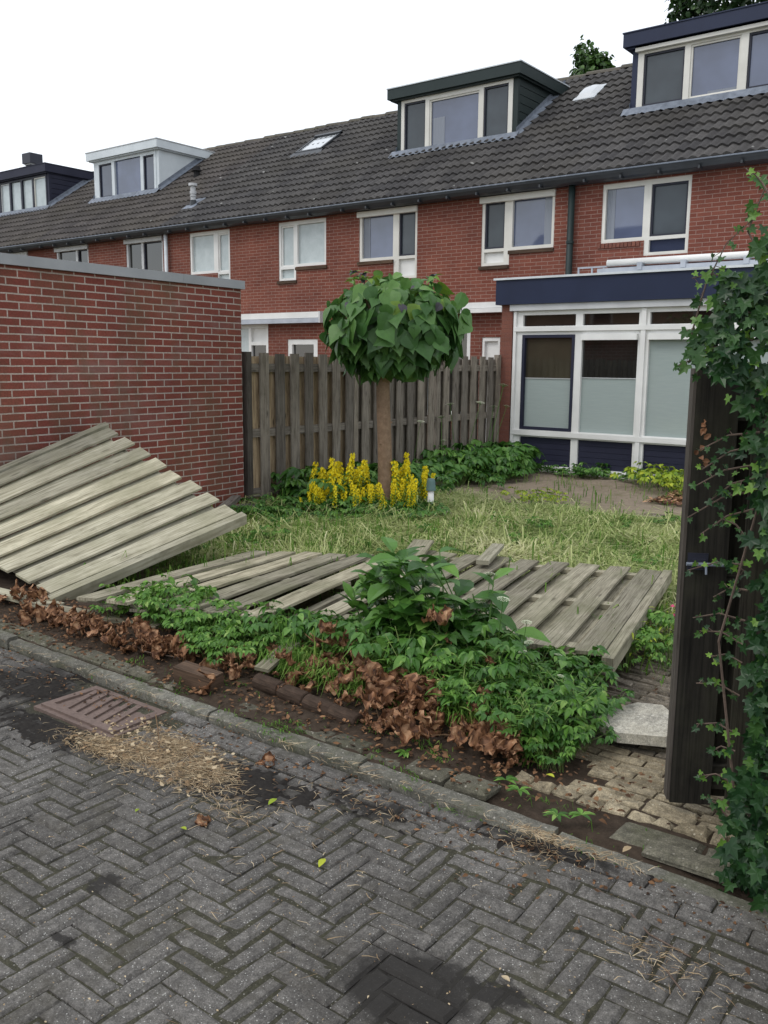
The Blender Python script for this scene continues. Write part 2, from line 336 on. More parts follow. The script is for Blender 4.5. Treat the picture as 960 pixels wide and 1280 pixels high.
def pav_mat(name, ca, cb, speck, moss, dirty=True, fine=150):
    def f(t, b):
        v = coords(t, 'Object'); r = rndattr(t)
        c = mix(t, r, ca, cb)
        n = ns(t, v, 34, 6, .75); n0 = ns(t, v, 1.3, 5)
        c = mix(t, .85, c, ramp(t, n, [(.30, (.42, .42, .42)), (.5, (.95, .95, .95)), (.72, (1.75, 1.75, 1.75))]), 'MULTIPLY')
        c = mix(t, .8, c, ramp(t, ns(t, v, 190, 6, .85), [(.33, (.35, .35, .35)), (.52, (1, 1, 1)), (.68, (2.1, 2.1, 2.1))]), 'MULTIPLY')
        fn = nd(t, 'ShaderNodeTexVoronoi', Scale=float(fine)); t.links.new(v, fn.inputs['Vector'])
        sel = nd(t, 'ShaderNodeSeparateColor'); t.links.new(fn.outputs['Color'], sel.inputs[0])
        sp = mth(t, 'MULTIPLY', ramp(t, fn.outputs['Distance'], [(.25, WHT), (.42, BLK)]), ramp(t, sel.outputs[0], [(.86, BLK), (.95, WHT)]))
        c = mix(t, mth(t, 'MULTIPLY', sp, .8), c, speck)
        c = mix(t, .8, c, ramp(t, n0, [(.3, (.60, .59, .58)), (.7, (1.42, 1.42, 1.42))]), 'MULTIPLY')
        c = mix(t, mth(t, 'MULTIPLY', ramp(t, ns(t, v, 4.2, 6, .75), [(.50, BLK), (.70, WHT)]), .6), c, moss)
        if dirty:
            geo = nd(t, 'ShaderNodeNewGeometry'); wob = nd(t, 'ShaderNodeTexNoise', Scale=5., Detail=6., Roughness=.7)
            t.links.new(geo.outputs['Position'], wob.inputs['Vector'])
            sb = nd(t, 'ShaderNodeVectorMath', operation='SUBTRACT'); sb.inputs[1].default_value = (.5, .5, .5); t.links.new(wob.outputs['Color'], sb.inputs[0])
            sc = nd(t, 'ShaderNodeVectorMath', operation='SCALE'); sc.inputs['Scale'].default_value = .34; t.links.new(sb.outputs[0], sc.inputs[0])
            ad = nd(t, 'ShaderNodeVectorMath', operation='ADD'); t.links.new(geo.outputs['Position'], ad.inputs[0]); t.links.new(sc.outputs[0], ad.inputs[1])
            for (x, y, rx, ry) in SPOTS:
                mp = nd(t, 'ShaderNodeMapping'); mp.inputs['Location'].default_value = (-x/rx, -y/ry, 0); mp.inputs['Scale'].default_value = (1/rx, 1/ry, 0)
                t.links.new(ad.outputs[0], mp.inputs[0]); ln = nd(t, 'ShaderNodeVectorMath', operation='LENGTH'); t.links.new(mp.outputs[0], ln.inputs[0])
                c = mix(t, mth(t, 'MULTIPLY', ramp(t, ln.outputs['Value'], [(.6, WHT), (2.0, BLK)]), .92), c, (.022, .020, .018))
        setc(t, b, c); bump(t, b, n, .6, .004)
    return mat(name, ca, .88, .3, f)
SPOTS = [(-4.15, 2.45, .42, .22), (-3.6, 2.18, .55, .12), (-2.5, 2.36, .38, .16), (-1.27, 1.80, .24, .20), (-1.1, 1.95, .16, .05), (-2.0, 2.5, .2, .07), (-2.33, 1.60, .07, .05), (-2.2, 1.34, .05, .04), (-1.25, 2.62, .35, .06)]
M['paver'] = pav_mat('street paver', (.096, .091, .084), (.124, .117, .108), (.48, .48, .45), (.058, .052, .036), fine=190)
M['paver_joint'] = pav_mat('joint soil', (.042, .040, .026), (.066, .062, .040), (.30, .29, .26), (.050, .050, .026))
M['kerb'] = pav_mat('kerb concrete', (.110, .106, .088), (.152, .147, .124), (.38, .36, .32), (.085, .092, .045), False, 90)
M['moss_tile'] = pav_mat('mossy tile', (.085, .08, .058), (.13, .122, .092), (.34, .32, .27), (.060, .066, .028), False, 80)
M['yellow_sett'] = pav_mat('buff path brick', (.21, .175, .115), (.33, .28, .19), (.46, .42, .32), (.075, .062, .040), False, 90)
M['path_brick'] = pav_mat('old path brick', (.105, .088, .066), (.185, .16, .125), (.3, .27, .22), (.050, .046, .028), False, 90)
M['slab'] = pav_mat('concrete slab', (.42, .40, .34), (.48, .46, .40), (.6, .58, .52), (.30, .27, .2), False, 60)
M['dirt'] = noisy('dark silt', (.016, .014, .013), (.030, .027, .024), 60, .95, .15, .5)
M['iron'] = noisy('rusty iron', (.12, .085, .072), (.18, .13, .11), 60, .75, .4, .4)
M['green_plastic'] = noisy('faded green plastic', (.10, .17, .17), (.13, .21, .21), 8, .6)

def groundf(t, b):
    geo = nd(t, 'ShaderNodeNewGeometry'); P = geo.outputs['Position']
    sx = nd(t, 'ShaderNodeSeparateXYZ'); t.links.new(P, sx.inputs[0])
    n = ns(t, P, 18, 7, .75); n1 = ns(t, P, 1.2, 5); n2 = ns(t, P, 4, 5, .7)
    soil = mix(t, ramp(t, n, [(.3, BLK), (.7, WHT)]), (.028, .020, .014), (.075, .055, .040))
    green = mix(t, ramp(t, n2, [(.35, BLK), (.65, WHT)]), (.13, .12, .06), (.24, .22, .11))
    sand = mix(t, ramp(t, n, [(.3, BLK), (.72, WHT)]), (.17, .135, .10), (.30, .245, .185))
    sand = mix(t, ramp(t, n2, [(.52, BLK), (.68, (.6, .6, .6))]), sand, (.13, .12, .06))
    y = mth(t, 'ADD', sx.outputs[1], mth(t, 'MULTIPLY', mth(t, 'SUBTRACT', n1, .5), 1.6))
    c = mix(t, ramp(t, mth(t, 'DIVIDE', y, 20.), [(.19, BLK), (.235, WHT)]), soil, green)
    c = mix(t, ramp(t, mth(t, 'DIVIDE', y, 20.), [(.42, BLK), (.45, WHT)]), c, sand)
    c = mix(t, ramp(t, mth(t, 'DIVIDE', y, 20.), [(.80, BLK), (.83, WHT)]), c, (.09, .10, .05))
    setc(t, b, c); bump(t, b, n, .8, .012)
M['ground'] = mat('garden ground', (.1, .1, .1), .95, .15, groundf)
M['far_ground'] = noisy('far ground', (.10, .10, .075), (.14, .135, .10), 1.2, .95, .2, .2)

# ------------------------------------------------------------------ ground and street
def flat(name, x0, x1, y0, y1, z, mt, nx=1, ny=1, fn=None, kind='structure'):
    b = MB()
    for j in range(ny+1):
        for i in range(nx+1):
            x = x0+(x1-x0)*i/nx; y = y0+(y1-y0)*j/ny; b.v.append((x, y, z+(fn(x, y) if fn else 0)))
    for j in range(ny):
        for i in range(nx):
            a = j*(nx+1)+i; b.face((a, a+1, a+nx+2, a+nx+1))
    return tag(b.build(name, mt, smooth=True), kind=kind)
flat('ground', -250, 250, -200, 350, -.13, M['far_ground'])
SZ = -.075      # street level
def street_h(x, y):
    h = .012*noise.noise((x*.8, y*.8, 3))
    if y > 2.3: h += .018*min(1, (y-2.3)/.3)
    if x > -1.6: h += .022*min(1, (x+1.6)/.5)*max(0, (y-2.2)/.45)
    return h
flat('street', -14, 6, -6, 2.68, SZ-.0095, M['paver_joint'], 400, 200, lambda x, y: street_h(x, y)+.007*noise.noise((x*7, y*7, 1))+.005*noise.noise((x*28, y*28, 1))+.001)
def ground_h(x, y):
    h = .02*noise.noise((x*1.7, y*1.7, 0))+.012*noise.noise((x*6, y*6, 2))
    if y < 3.6 and x < -1.75: h += .06*math.exp(-((y-3.25)/.30)**2)
    if y < 2.78: h -= .012
    if x < -1.6 and y < 3.1: h += .016*noise.noise((x*14, y*14, 4))
    if x > -1.85 and y < 7: h -= .03
    if y < 3.2: h += .012*noise.noise((x*13, y*13, 9))+.006*noise.noise((x*34, y*34, 9))
    if y > 9.3: h += .01*noise.noise((x*3, y*9, 5))
    return h
flat('garden_soil', -24, 3, 2.715, 14.42, -.01, M['ground'], 640, 330, ground_h)

def brick_tops(b, x0, y0, x1, y1, z, ch, rnd=None, j=.0025, pos=None):
    """one paving brick with worn, slightly uneven edges"""
    rnd = R.random() if rnd is None else rnd
    tz = [z+R.uniform(-1, 1)*.0035+R.uniform(-1, 1)*.0 for _ in range(4)]
    dz = R.uniform(-.005, .004); c = ch*R.uniform(.8, 1.6)
    jx = [R.uniform(-j, j) for _ in range(8)]
    lo = [(x0, y0), (x1, y0), (x1, y1), (x0, y1)]
    mid = [(x0+jx[0], y0+jx[1]), (x1+jx[2], y0+jx[3]), (x1+jx[4], y1+jx[5]), (x0+jx[6], y1+jx[7])]
    cx, cy = (x0+x1)/2, (y0+y1)/2
    tp = [(p[0]+c*(1 if p[0] < cx else -1), p[1]+c*(1 if p[1] < cy else -1)) for p in mid]
    H = (lambda x, y: street_h(x, y)) if pos is None else pos
    n = len(b.v)
    b.v += [(p[0], p[1], H(*p)+z-.03) for p in lo]
    b.v += [(p[0], p[1], H(*p)+z-c*.9+dz) for p in mid]
    b.v += [(p[0], p[1], H(*p)+tz[i]+dz) for i, p in enumerate(tp)]
    for k in (0, 4):
        for i in range(4):
            b.face((n+k+i, n+k+(i+1) % 4, n+k+4+(i+1) % 4, n+k+4+i), 0, rnd)
    b.face((n+8, n+9, n+10, n+11), 0, rnd)
U = .0700; g = .0026; YG = 2.452
hb = MB()
for a in range(-132, 36):
    for c in range(-30, 36):
        k = (a+c) % 6
        if k == 0: q = [a*U+g, c*U+g, (a+3)*U-g, (c+1)*U-g]
        elif k == 3: q = [a*U+g, c*U+g, (a+1)*U-g, (c+3)*U-g]
        else: continue
        q[3] = min(q[3], YG-g)
        if q[3]-q[1] < .02: continue
        if -3.87 < q[2] and q[0] < -3.27 and 2.30 < q[3] and q[1] < 2.64: continue
        brick_tops(hb, *q, SZ-.002*0, .009, rnd=R.uniform(.25, .75), j=.003)
tag(hb.build('street_paving', M['paver']), kind='structure')
kb = MB()
for row in range(3):
    x = -9.5+row*.09
    while x < 2.5:
        y = YG+row*U
        if not (-3.87 < x+.21 and x < -3.27 and y < 2.63): brick_tops(kb, x+g, y+g, x+.21-g, y+U-g, SZ+.004*row, .009, rnd=R.uniform(.35, .95))
        x += .21
tag(kb.build('gutter_course', M['paver']), kind='structure')
# silted dirt lying over the paving
def dirt_h(x, y):
    q = 0
    for (cx, cy, rx, ry) in SPOTS:
        if cy < 2.1: continue
        d = sqrt(((x-cx)/rx)**2+((y-cy)/ry)**2)+.8*noise.noise((x*5, y*5, cx))+.5*noise.noise((x*17, y*17, cx))+.45*noise.noise((x*47, y*47, cx))
        q = max(q, 1-d/1.05)
    q = max(q, max(0, 1-abs(y-2.655)/.05)*(.25+.9*noise.noise((x*2.3, 5, 1))))
    if -3.9 < x < -3.24 and 2.26 < y < 2.66: return -.2
    return min(1, max(-.2, q*1.6))
db = MB(); nx, ny = 520, 200; X0, X1, Y0, Y1 = -5.4, -.2, 1.2, 2.70
for j in range(ny+1):
    for i in range(nx+1):
        x = X0+(X1-X0)*i/nx; y = Y0+(Y1-Y0)*j/ny; db.v.append((x, y, SZ+street_h(x, y)-.014+.0165*dirt_h(x, y)+.003*noise.noise((x*26, y*26, 2))+.0025*noise.noise((x*70, y*70, 4))+(.004*sin(150*sqrt((x+1.75)**2+(y-1.35)**2)+6*noise.noise((x*6, y*6, 1))) if y < 2.1 and x > -1.6 else 0)))
for j in range(ny):
    for i in range(nx):
        a = j*(nx+1)+i; db.face((a, a+1, a+nx+2, a+nx+1), 0, .5)
tag(db.build('dirt', M['dirt'], smooth=True), kind='structure')

# kerb stones
KJ = [-9.2, -8.2, -7.3, -6.4, -5.5, -4.75, -3.97, -3.04, -2.15, -1.28, -.42, .5, 1.5]
for i in range(len(KJ)-1):
    x = KJ[i]; L = KJ[i+1]-x
    kbm = MB(); y0 = 2.665+R.uniform(-.008, .008); t = R.uniform(-.010, .010); dz = R.uniform(-.012, .008)-(.028 if x > -1.4 else 0); sk = R.uniform(-.012, .012)
    nn = 28
    for k in range(nn):
        xa, xb = x+.006+(L-.012)*k/nn, x+.006+(L-.012)*(k+1)/nn
        def pt(xx, yy, zz): 
            q = (xx-x)/L
            e = .007*noise.noise((xx*11, yy*30, 8))+.003*noise.noise((xx*50, yy*30, 8)) if abs(zz) < .05 else 0
            return (xx, yy+sk*q+e, zz+dz+t*q+.005*noise.noise((xx*9, yy*40, 4)))
        ring = lambda xx: [pt(xx, y0, -.2), pt(xx, y0, -.016), pt(xx, y0+.014, -.002), pt(xx, y0+.066, 0), pt(xx, y0+.072, -.2)]
        A, B_ = ring(xa), ring(xb)
        for q in range(4):
            kbm.poly([A[q], B_[q], B_[q+1], A[q+1]], rnd=.5+.3*sin(i*2.3))
        if k == 0: kbm.poly(A, rnd=.4)
        if k == nn-1: kbm.poly(B_[::-1], rnd=.4)
    tag(kbm.build('kerb', M['kerb']), kind='structure')

# row of mossy tiles behind the kerb
mt_ = MB(); x = -7.5
while x < -.4:
    if R.random() < .6 or x < -3.6:
        wdt = .2 if R.random() < .7 else .3
        brick_tops(mt_, x+.004, 2.755, x+wdt-.004, 2.85+R.uniform(-.01, .02), .002, .012, pos=lambda x, y: .008*noise.noise((x*3, y*3, 6)), j=.006); x += wdt
    else: x += .2
x = -7.5
while x < -3.9:
    brick_tops(mt_, x+.004, 2.905, x+.2-.004, 3.0, -.004, .012, pos=lambda x, y: .010*noise.noise((x*3, y*3, 9)), j=.008); x += .2
tag(mt_.build('border_tiles', M['moss_tile']), kind='structure')
# garden path
pm = MB(); ym = MB(); hh = lambda x, y: ground_h(x, y)+.010
y = 3.06; r = 0
while y < 9.4:
    wv = .052 if y > 3.55 else .062
    x = -1.86+(r % 2)*.10+R.uniform(-.01, .01) if y < 3.5 else -1.86+(r % 2)*.1
    if y >= 4.9: x -= .1
    if y > 6.9: x = -3.6+(r % 2)*.1
    while x < (-.35 if y < 3.6 else -.75):
        Lb = .2 if y > 3.3 or R.random() < .45 else .11
        if not (y < 3.35 and x < -1.62+R.random()*.2): brick_tops(ym if y < 3.5 or (y < 4.0 and R.random() < .5) else pm, x+.004, y+.004, x+Lb-.004, y+wv-.004, -.004, .008, pos=hh, j=.003)
        x += Lb
    y += wv; r += 1
ob = tag(pm.build('garden_path', M['path_brick']), kind='structure')
for rr in range(1):
    x = -1.62+.05*rr
    while x < -.55-.0*rr:
        Lb = R.choice((.07, .1, .13)); 
        brick_tops(ym, x+.004, 2.985+rr*.068+.003, x+Lb-.003, 2.985+(rr+1)*.068-.003, -.0, .012, pos=hh, j=.005); x += Lb
tag(ym.build('path_threshold', M['yellow_sett']), kind='structure')
# two grey slabs in front of the gate
for (x0, x1, y0, y1, z, rr) in ((-1.13, -.84, 2.80, 2.965, -.020, .3), (-.83, -.55, 2.80, 2.965, -.026, .7)):
    s_ = MB(); brick_tops(s_, x0, y0, x1, y1, z, .014, pos=lambda x, y: 0, j=.012); tag(s_.build('threshold_slab', M['moss_tile']), kind='structure')

# ------------------------------------------------------------------ houses
WY = 14.4
EY, EZ, RTH = 14.12, 4.64, radians(34)
RIDGE_L = 5.10
def roofp(s, h=0): return EY+s*cos(RTH)-h*sin(RTH), EZ+s*sin(RTH)+h*cos(RTH)
def tiles(x0, x1):
    b = MB(); per = .165; n = max(1, round((x1-x0)/per)); S = 6; cols = n*S; rows = 15; ex = RIDGE_L/rows
    prof = [0, .55, .95, 1, .6, .12]
    tiltr = {}
    for r in range(rows):
        base = len(b.v); off = R.uniform(-.004, .004)
        for (s0, h0) in ((r*ex-.012, .008), (r*ex-.012, .050), ((r+1)*ex+.01, .012)):
            for c in range(cols+1):
                tl = tiltr.setdefault((r, c//(2*S)), (R.uniform(-.004, .004), R.uniform(-.003, .003)))
                h = .036*prof[c % S]+h0+tl[0]*(1 if h0 > .02 else 0)
                if h0 == .008: h = .030*prof[c % S]*.3
                y, z = roofp(s0+tl[1]+off, h)
                x = x0+(x1-x0)*c/cols
                z += .025*noise.noise((x*.5, y*.4, 1.7))
                b.v.append((x, y, z))
        for c in range(cols):
            rn = (hash((r, c//(2*S), int(x0*10))) % 1000)/1000
            for k in (0, 1):
                a = base+k*(cols+1)+c
                b.face((a, a+1, a+cols+2, a+cols+1), 0, rn)
    return b
def window(parent, name, X, Z, drop, panes, fm, y=WY, fd=.075, rec=.045, lab=None):
    """L-shaped window: main rect X x Z, optional drop=(x0,x1,z0); panes = (x0,x1,z0,z1,material key,sash key or None)"""
    rects = [(X[0], X[1], Z[0], Z[1])]
    if drop: rects.append((drop[0], drop[1], drop[2], Z[0]))
    xs = [v for r in rects for v in r[:2]]+[v for p in panes for v in p[:2]]
    zs = [v for r in rects for v in r[2:]]+[v for p in panes for v in p[2:4]]
    ins = lambda x, z: any(r[0] < x < r[1] and r[2] < z < r[3] for r in rects) and not any(p[0] < x < p[1] and p[2] < z < p[3] for p in panes)
    b = MB(); b.mask(xs, zs, ins, y+rec-.03, y+rec+fd); fr = b.build(name, M[fm], parent, bevel=.004)
    for p in panes:
        x0, x1, z0, z1 = p[:4]
        s = p[5] if len(p) > 5 else None
        d = y+rec+.028
        if s:
            e = .032; q = MB()
            q.mask([x0, x0+e, x1-e, x1], [z0, z0+e, z1-e, z1], lambda x, z: not (x0+e < x < x1-e and z0+e < z < z1-e), y+rec-.005, y+rec+.04)
            sh = q.build('sash', M[s], fr); x0 += e; x1 -= e; z0 += e; z1 -= e
        q = MB(); q.poly([(x0, d, z0), (x1, d, z0), (x1, d, z1), (x0, d, z1)])
        pn = q.build('panel' if p[4] in ('white_paint', 'navy', 'cream_paint') else 'pane', M[p[4]], fr)
    return fr, rects
def house(x0, x1, label, tm, wins, lower=[], trim='cream_paint', brick='brick_house'):
    root = thing('row_house', ((x0+x1)/2, WY, 0), label, 'house', 'row houses')
    holes = []
    for (X, Z, drop, *_r) in wins+lower:
        holes.append((X[0], X[1], Z[0], Z[1]))
        if drop: holes.append((drop[0], drop[1], drop[2], Z[0]+.001))
    b = MB()
    xs = [x0, x1]+[v for h in holes for v in h[:2]]; zs = [-.1, 4.62]+[v for h in holes for v in h[2:]]
    b.mask(xs, zs, lambda x, z: not any(h[0] < x < h[1] and h[2] < z < h[3] for h in holes), WY, WY+.12)
    b.build('wall', M[brick], root)
    b = MB(); b.poly([(x0, WY+.5, -.1), (x1, WY+.5, -.1), (x1, WY+.5, 4.62), (x0, WY+.5, 4.62)]); b.build('inner_wall', M['black'], root)
    b = MB(); b.poly([(x1, WY+8, -.1), (x0, WY+8, -.1), (x0, WY+8, 4.62), (x1, WY+8, 4.62)], [(x1, 0), (x0, 0), (x0, 4.7), (x1, 4.7)]); b.build('front_wall', M[brick], root)
    rb = tiles(x0, x1)
    yr, zr = roofp(RIDGE_L)
    rb.poly([(x0, yr, zr-.02), (x1, yr, zr-.02), (x1, yr*2-EY, EZ), (x0, yr*2-EY, EZ)][::-1])
    rb.poly([(x0, EY, EZ-.005), (x1, EY, EZ-.005), (x1, yr, zr-.03), (x0, yr, zr-.03)])
    ro = rb.build('roof', M[tm], root)
    rg = MB(); x = x0
    while x < x1-.01:
        L = min(.38, x1-x); dz = R.uniform(-.012, .012); n = 6; pp = []
        for j in range(n+1):
            t = pi*j/n; pp.append((yr-cos(t)*.14, zr-.03+sin(t)*.095+dz))
        for j in range(n):
            rg.poly([(x, pp[j][0], pp[j][1]+.014), (x+L, pp[j][0], pp[j][1]), (x+L, pp[j+1][0], pp[j+1][1]), (x, pp[j+1][0], pp[j+1][1]+.014)][::1], rnd=R.random())
        rg.poly([(x, p[0], p[1]+.014) for p in pp], rnd=.3)
        x += L
    rg.build('ridge_tiles', M['ridge'], ro)
    gt = MB()
    # gutter with soffit
    prof = [(WY, 4.535), (14.20, 4.525), (14.13, 4.545), (14.085, 4.60), (14.075, 4.64), (14.09, 4.645), (14.10, 4.60), (14.15, 4.57), (14.3, 4.60)]
    for k in range(len(prof)-1):
        (ya, za), (yb, zb) = prof[k], prof[k+1]
        gt.poly([(x0, ya, za), (x0, yb, zb), (x1, yb, zb), (x1, ya, za)], mi=1 if k in (4,) else 0)
    xx = x0+.3
    while xx < x1:
        gt.box(xx, xx+.03, 14.07, 14.2, 4.515, 4.56, 0); xx += .62
    # bright rolled lip
    gt.tube([(x0, 14.078, 4.648), (x1, 14.078, 4.648)], .0125, n=6, mi=1)
    gt.build('gutter', [M['dark_metal'], M['lip']], root)
    for (X, Z, drop, panes, fm, opts) in wins+lower:
        fr, rects = window(root, opts.get('name', 'window'), X, Z, drop, panes, fm)
        if opts.get('sill'):
            for (a, c, zz) in opts['sill']:
                s = MB(); s.box(a-.03, c+.03, WY-.035, WY+.05, zz-.065, zz-.003); s.build('sill', M['wood_brown'] if opts['sill'] != 'x' else M['white_paint'], fr)
        if opts.get('sillrow'):
            a, c, zz = opts['sillrow']; s = MB(); k = a
            while k < c-.02:
                s.obox((k, WY-.035, zz-.075), (.055, 0, 0), (0, .08, 0), (.01, -.012, .07)); k += .066
            s.build('sill', M['brick_pier'], fr)
        if opts.get('box'):
            s = MB(); zz = Z[1]; s.box(X[0]-.03, X[1]+.012, WY-.045, WY+.04, zz-.085, zz+.02); s.build('shutter_box', M[fm], fr, bevel=.012)
    return root
def rect_panes(X, Z, div, drop, zl, big, small, low, sash=None, e=.055, lowe=.05, sash_small=None):
    """two lights split at div=(d0,d1) with the lower light under the narrow one"""
    L = (X[0]+e, div[0]); Rr = (div[1], X[1]-e); pn = []
    dropleft = drop is not None and drop[0] < X[0]+.01
    narrow, wide = (L, Rr) if dropleft else (Rr, L)
    pn.append((wide[0], wide[1], Z[0]+.06, Z[1]-.075, big, sash))
    pn.append((narrow[0], narrow[1], Z[0]+zl, Z[1]-.075, small, sash_small))
    if drop: pn.append((narrow[0], narrow[1], drop[2]+lowe, Z[0]+zl-.055, low, None))
    return pn
Zs = (3.57, 4.50)
def W5():
    X, d = (-6.52, -5.06), (-5.78, -5.06, 3.33)
    return (X, Zs, d, rect_panes(X, Zs, (-5.82, -5.70), d, .055, 'glass_sky_reflection', 'glass_screen', 'navy', None, sash_small='frame_dark'), 'cream_paint', dict(sillrow=(-6.56, -5.82, 3.565)))
def W4():
    X, d = (-8.82, -7.38), (-8.82, -8.24, 3.33)
    return (X, Zs, d, rect_panes(X, Zs, (-8.36, -8.20), d, .055, 'glass_sky_reflection', 'glass_screen', 'white_paint', None, sash_small='frame_dark'), 'cream_paint', dict(sill=[(-8.22, -7.40, 3.57), (-8.82, -8.27, 3.33)], box=1))
def W3():
    X, d = (-11.65, -10.24), (-10.80, -10.24, 3.20)
    return (X, Zs, d, rect_panes(X, Zs, (-10.82, -10.68), d, .055, 'glass_sky_reflection', 'glass_screen', 'white_paint', None, sash_small='frame_dark'), 'cream_paint', dict(sill=[(-11.65, -10.83, 3.57)], box=1))
def W2():
    X, d = (-13.86, -12.52), (-13.86, -13.36, 3.30)
    return (X, Zs, d, rect_panes(X, Zs, (-13.43, -13.33), d, .02, 'curtain', 'curtain', 'curtain', None, sash_small='white_paint'), 'white_paint', dict(sill=[(-13.33, -12.52, 3.56), (-13.86, -13.36, 3.30)]))
def W1():
    X, d = (-16.70, -15.36), (-15.78, -15.36, 3.30)
    return (X, Zs, d, rect_panes(X, Zs, (-15.90, -15.76), d, .02, 'curtain', 'curtain', 'curtain', None, sash_small='white_paint'), 'white_paint', dict())
def dark_win(x0, x1, dv, box=True):
    X = (x0, x1)
    return (X, (3.45, 4.50), None, [(x0+.07, dv-.04, 3.52, 4.42, 'glass_dark', None), (dv+.04, x1-.06, 3.52, 4.42, 'glass_dark', 'frame_dark')], 'pale_grey', dict(box=box))
def simple(x0, x1, z0, z1, panes, fm, name='window'): return ((x0, x1), (z0, z1), None, panes, fm, dict(name=name))
PAR = [-1.87, -7.03, -12.17, -17.38, -22.62, -27.85, -33.1, -38.3]
h4 = house(PAR[1], PAR[0], 'nearest red brick row house with navy dormer, above the blue fascia extension', 'tile_grey', [W5()])
h3 = house(PAR[2], PAR[1], 'red brick row house with dark green dormer and cream window frames', 'tile_grey', [W4(), W3()],
    [simple(-8.75, -8.37, -.05, 2.07, [(-8.70, -8.42, 1.0, 2.0, 'white_paint')], 'white_paint', 'door'),
     simple(-10.6, -9.0, .6, 2.32, [(-10.5, -9.86, .7, 2.22, 'glass_pale'), (-9.76, -9.08, .7, 2.22, 'glass_dark')], 'white_paint')])
h2 = house(PAR[3], PAR[2], 'red brick row house with white net curtains upstairs and a roof window', 'tile_grey', [W2(), W1()],
    [simple(-15.9, -14.20, .3, 2.40, [(-15.8, -14.82, .4, 2.32, 'curtain'), (-14.74, -14.28, 2.02, 2.32, 'white_paint'), (-14.74, -14.28, .4, 1.95, 'glass_dark')], 'white_paint'),
     simple(-13.62, -12.76, -.05, 2.07, [(-13.5, -12.88, 1.0, 1.96, 'glass_dark')], 'white_paint', 'door')])
h1 = house(PAR[4], PAR[3], 'red brick row house under the white box dormer', 'tile_brown', [dark_win(-19.07, -17.66, -18.45), dark_win(-22.05, -20.62, -21.15)])
h0 = house(PAR[5], PAR[4], 'brown brick row house under the dark blue dormer, farthest visible on the left', 'tile_brown', [dark_win(-24.7, -23.4, -24.1)], brick='brick_house_dark')
h00 = house(PAR[6], PAR[5], 'row house at the left end beyond the dark blue dormer', 'tile_brown', [])

def dormer(root, X, Y, zs, slab, cm, fm, panes_spec, wm, topm, Yb=18.1, roller=False, lead=True):
    """X = cheek outer faces, zs = (sill z, head z), slab = (x0,x1,z0,z1)"""
    b = MB(); z0, z1 = zs
    # side cheeks and front, boarded
    nb = 9
    for xe, sg in ((X[1], 1), (X[0], -1)):
        for k in range(nb):
            za = z0-.25+(slab[2]-z0+.25)*k/nb; zb = z0-.25+(slab[2]-z0+.25)*(k+1)/nb-.012
            b.box(min(xe, xe-sg*.05), max(xe, xe-sg*.05), Y+.02, Yb, za, zb) if cm != 'dormer_white' else None
        b.box(min(xe-sg*.03, xe-sg*(.08 if cm != 'dormer_white' else .002)), max(xe-sg*.03, xe-sg*(.08 if cm != 'dormer_white' else .002)), Y+.025, Yb, z0-.25, slab[2]+.001)
        b.box(min(xe+sg*.004, xe-sg*.11), max(xe+sg*.004, xe-sg*.11), Y-.005, Y+.06, z0-.06, slab[2]+.001)
    b.box(X[0]+.1, X[1]-.1, Y+.16, Yb, z0-.3, z0-.05)
    d = b.build('dormer', M[cm], root)
    xs0, xs1 = X[0]+.105, X[1]-.105
    fr_panes = []
    window(d, 'window_frame', (xs0, xs1), (z0, z1), None, panes_spec, fm, y=Y-.02, fd=.09, rec=.03)
    if roller:
        s = MB(); s.box(xs0-.03, xs1+.05, Y-.10, Y-.005, z1-.03, z1+.075); s.build('shutter_box', M[fm], d, bevel=.03)
    s = MB(); s.box(slab[0], slab[1], Y-.16, Yb+.1, slab[2], slab[3]); s.box(slab[0]+.05, slab[1]-.05, Y-.1, Yb, slab[2]-.03, slab[2]+.01)
    s.build('fascia', M[cm], d)
    s = MB(); s.box(slab[0]-.015, slab[1]+.015, Y-.175, Yb+.1, slab[3]+.002, slab[3]+.022); s.build('roof_edge', M[topm], d)
    if lead:
        s = MB(); h = .055
        sY = (Y-EY)/cos(RTH)
        y0, zz0 = roofp(sY-.20, h+.012); y1, zz1 = roofp(sY+.02, h+.03)
        n = 60; xa, xb = X[0]-.12, X[1]+.06
        for k in range(n):
            a, c = xa+(xb-xa)*k/n, xa+(xb-xa)*(k+1)/n
            wz = lambda x: .014*sin(x*2*pi/.165)
            rg_ = R.uniform(-.0, .05)
            s.poly([(a, y0+.03, zz0+.02+wz(a)), (c, y0+.03, zz0+.02+wz(c)), (c, y1, zz1+.03), (a, y1, zz1+.03)])
            s.poly([(a, y1, zz1+.03), (c, y1, zz1+.03), (c, Y+.0, z0+.01), (a, Y+.0, z0+.01)])
        for xe, sg in ((X[1], 1), (X[0], -1)):
            for k in range(14):
                sa, sb = sY-.02+(3.0-sY+1.55)*k/14, sY-.02+(3.0-sY+1.55)*(k+1)/14
                ya, za = roofp(sa, .07); yb, zb = roofp(sb, .07)
                s.poly([(xe+sg*.09, ya, za-.01), (xe+sg*.09, yb, zb-.01), (xe+sg*.004, yb, zb+.05), (xe+sg*.004, ya, za+.05)])
                s.poly([(xe+sg*.006, ya, za+.05), (xe+sg*.006, yb, zb+.05), (xe+sg*.006, yb, zb+.13), (xe+sg*.006, ya, za+.13)])
        s.build('flashing', M['lead'], d)
    return d
tag(dormer(h3, (-11.86, -9.02), 15.92, (5.84, 6.96), (-12.02, -8.90, 6.97, 7.17), 'green_dark', 'cream_paint',
    [(-11.68, -11.15, 5.93, 6.88, 'glass_screen', 'frame_dark'), (-11.05, -9.87, 5.93, 6.85, 'glass_sky_reflection', 'cream_paint'), (-9.77, -9.22, 5.93, 6.88, 'glass_screen', 'frame_dark')], 'cream_paint', 'zinc'))
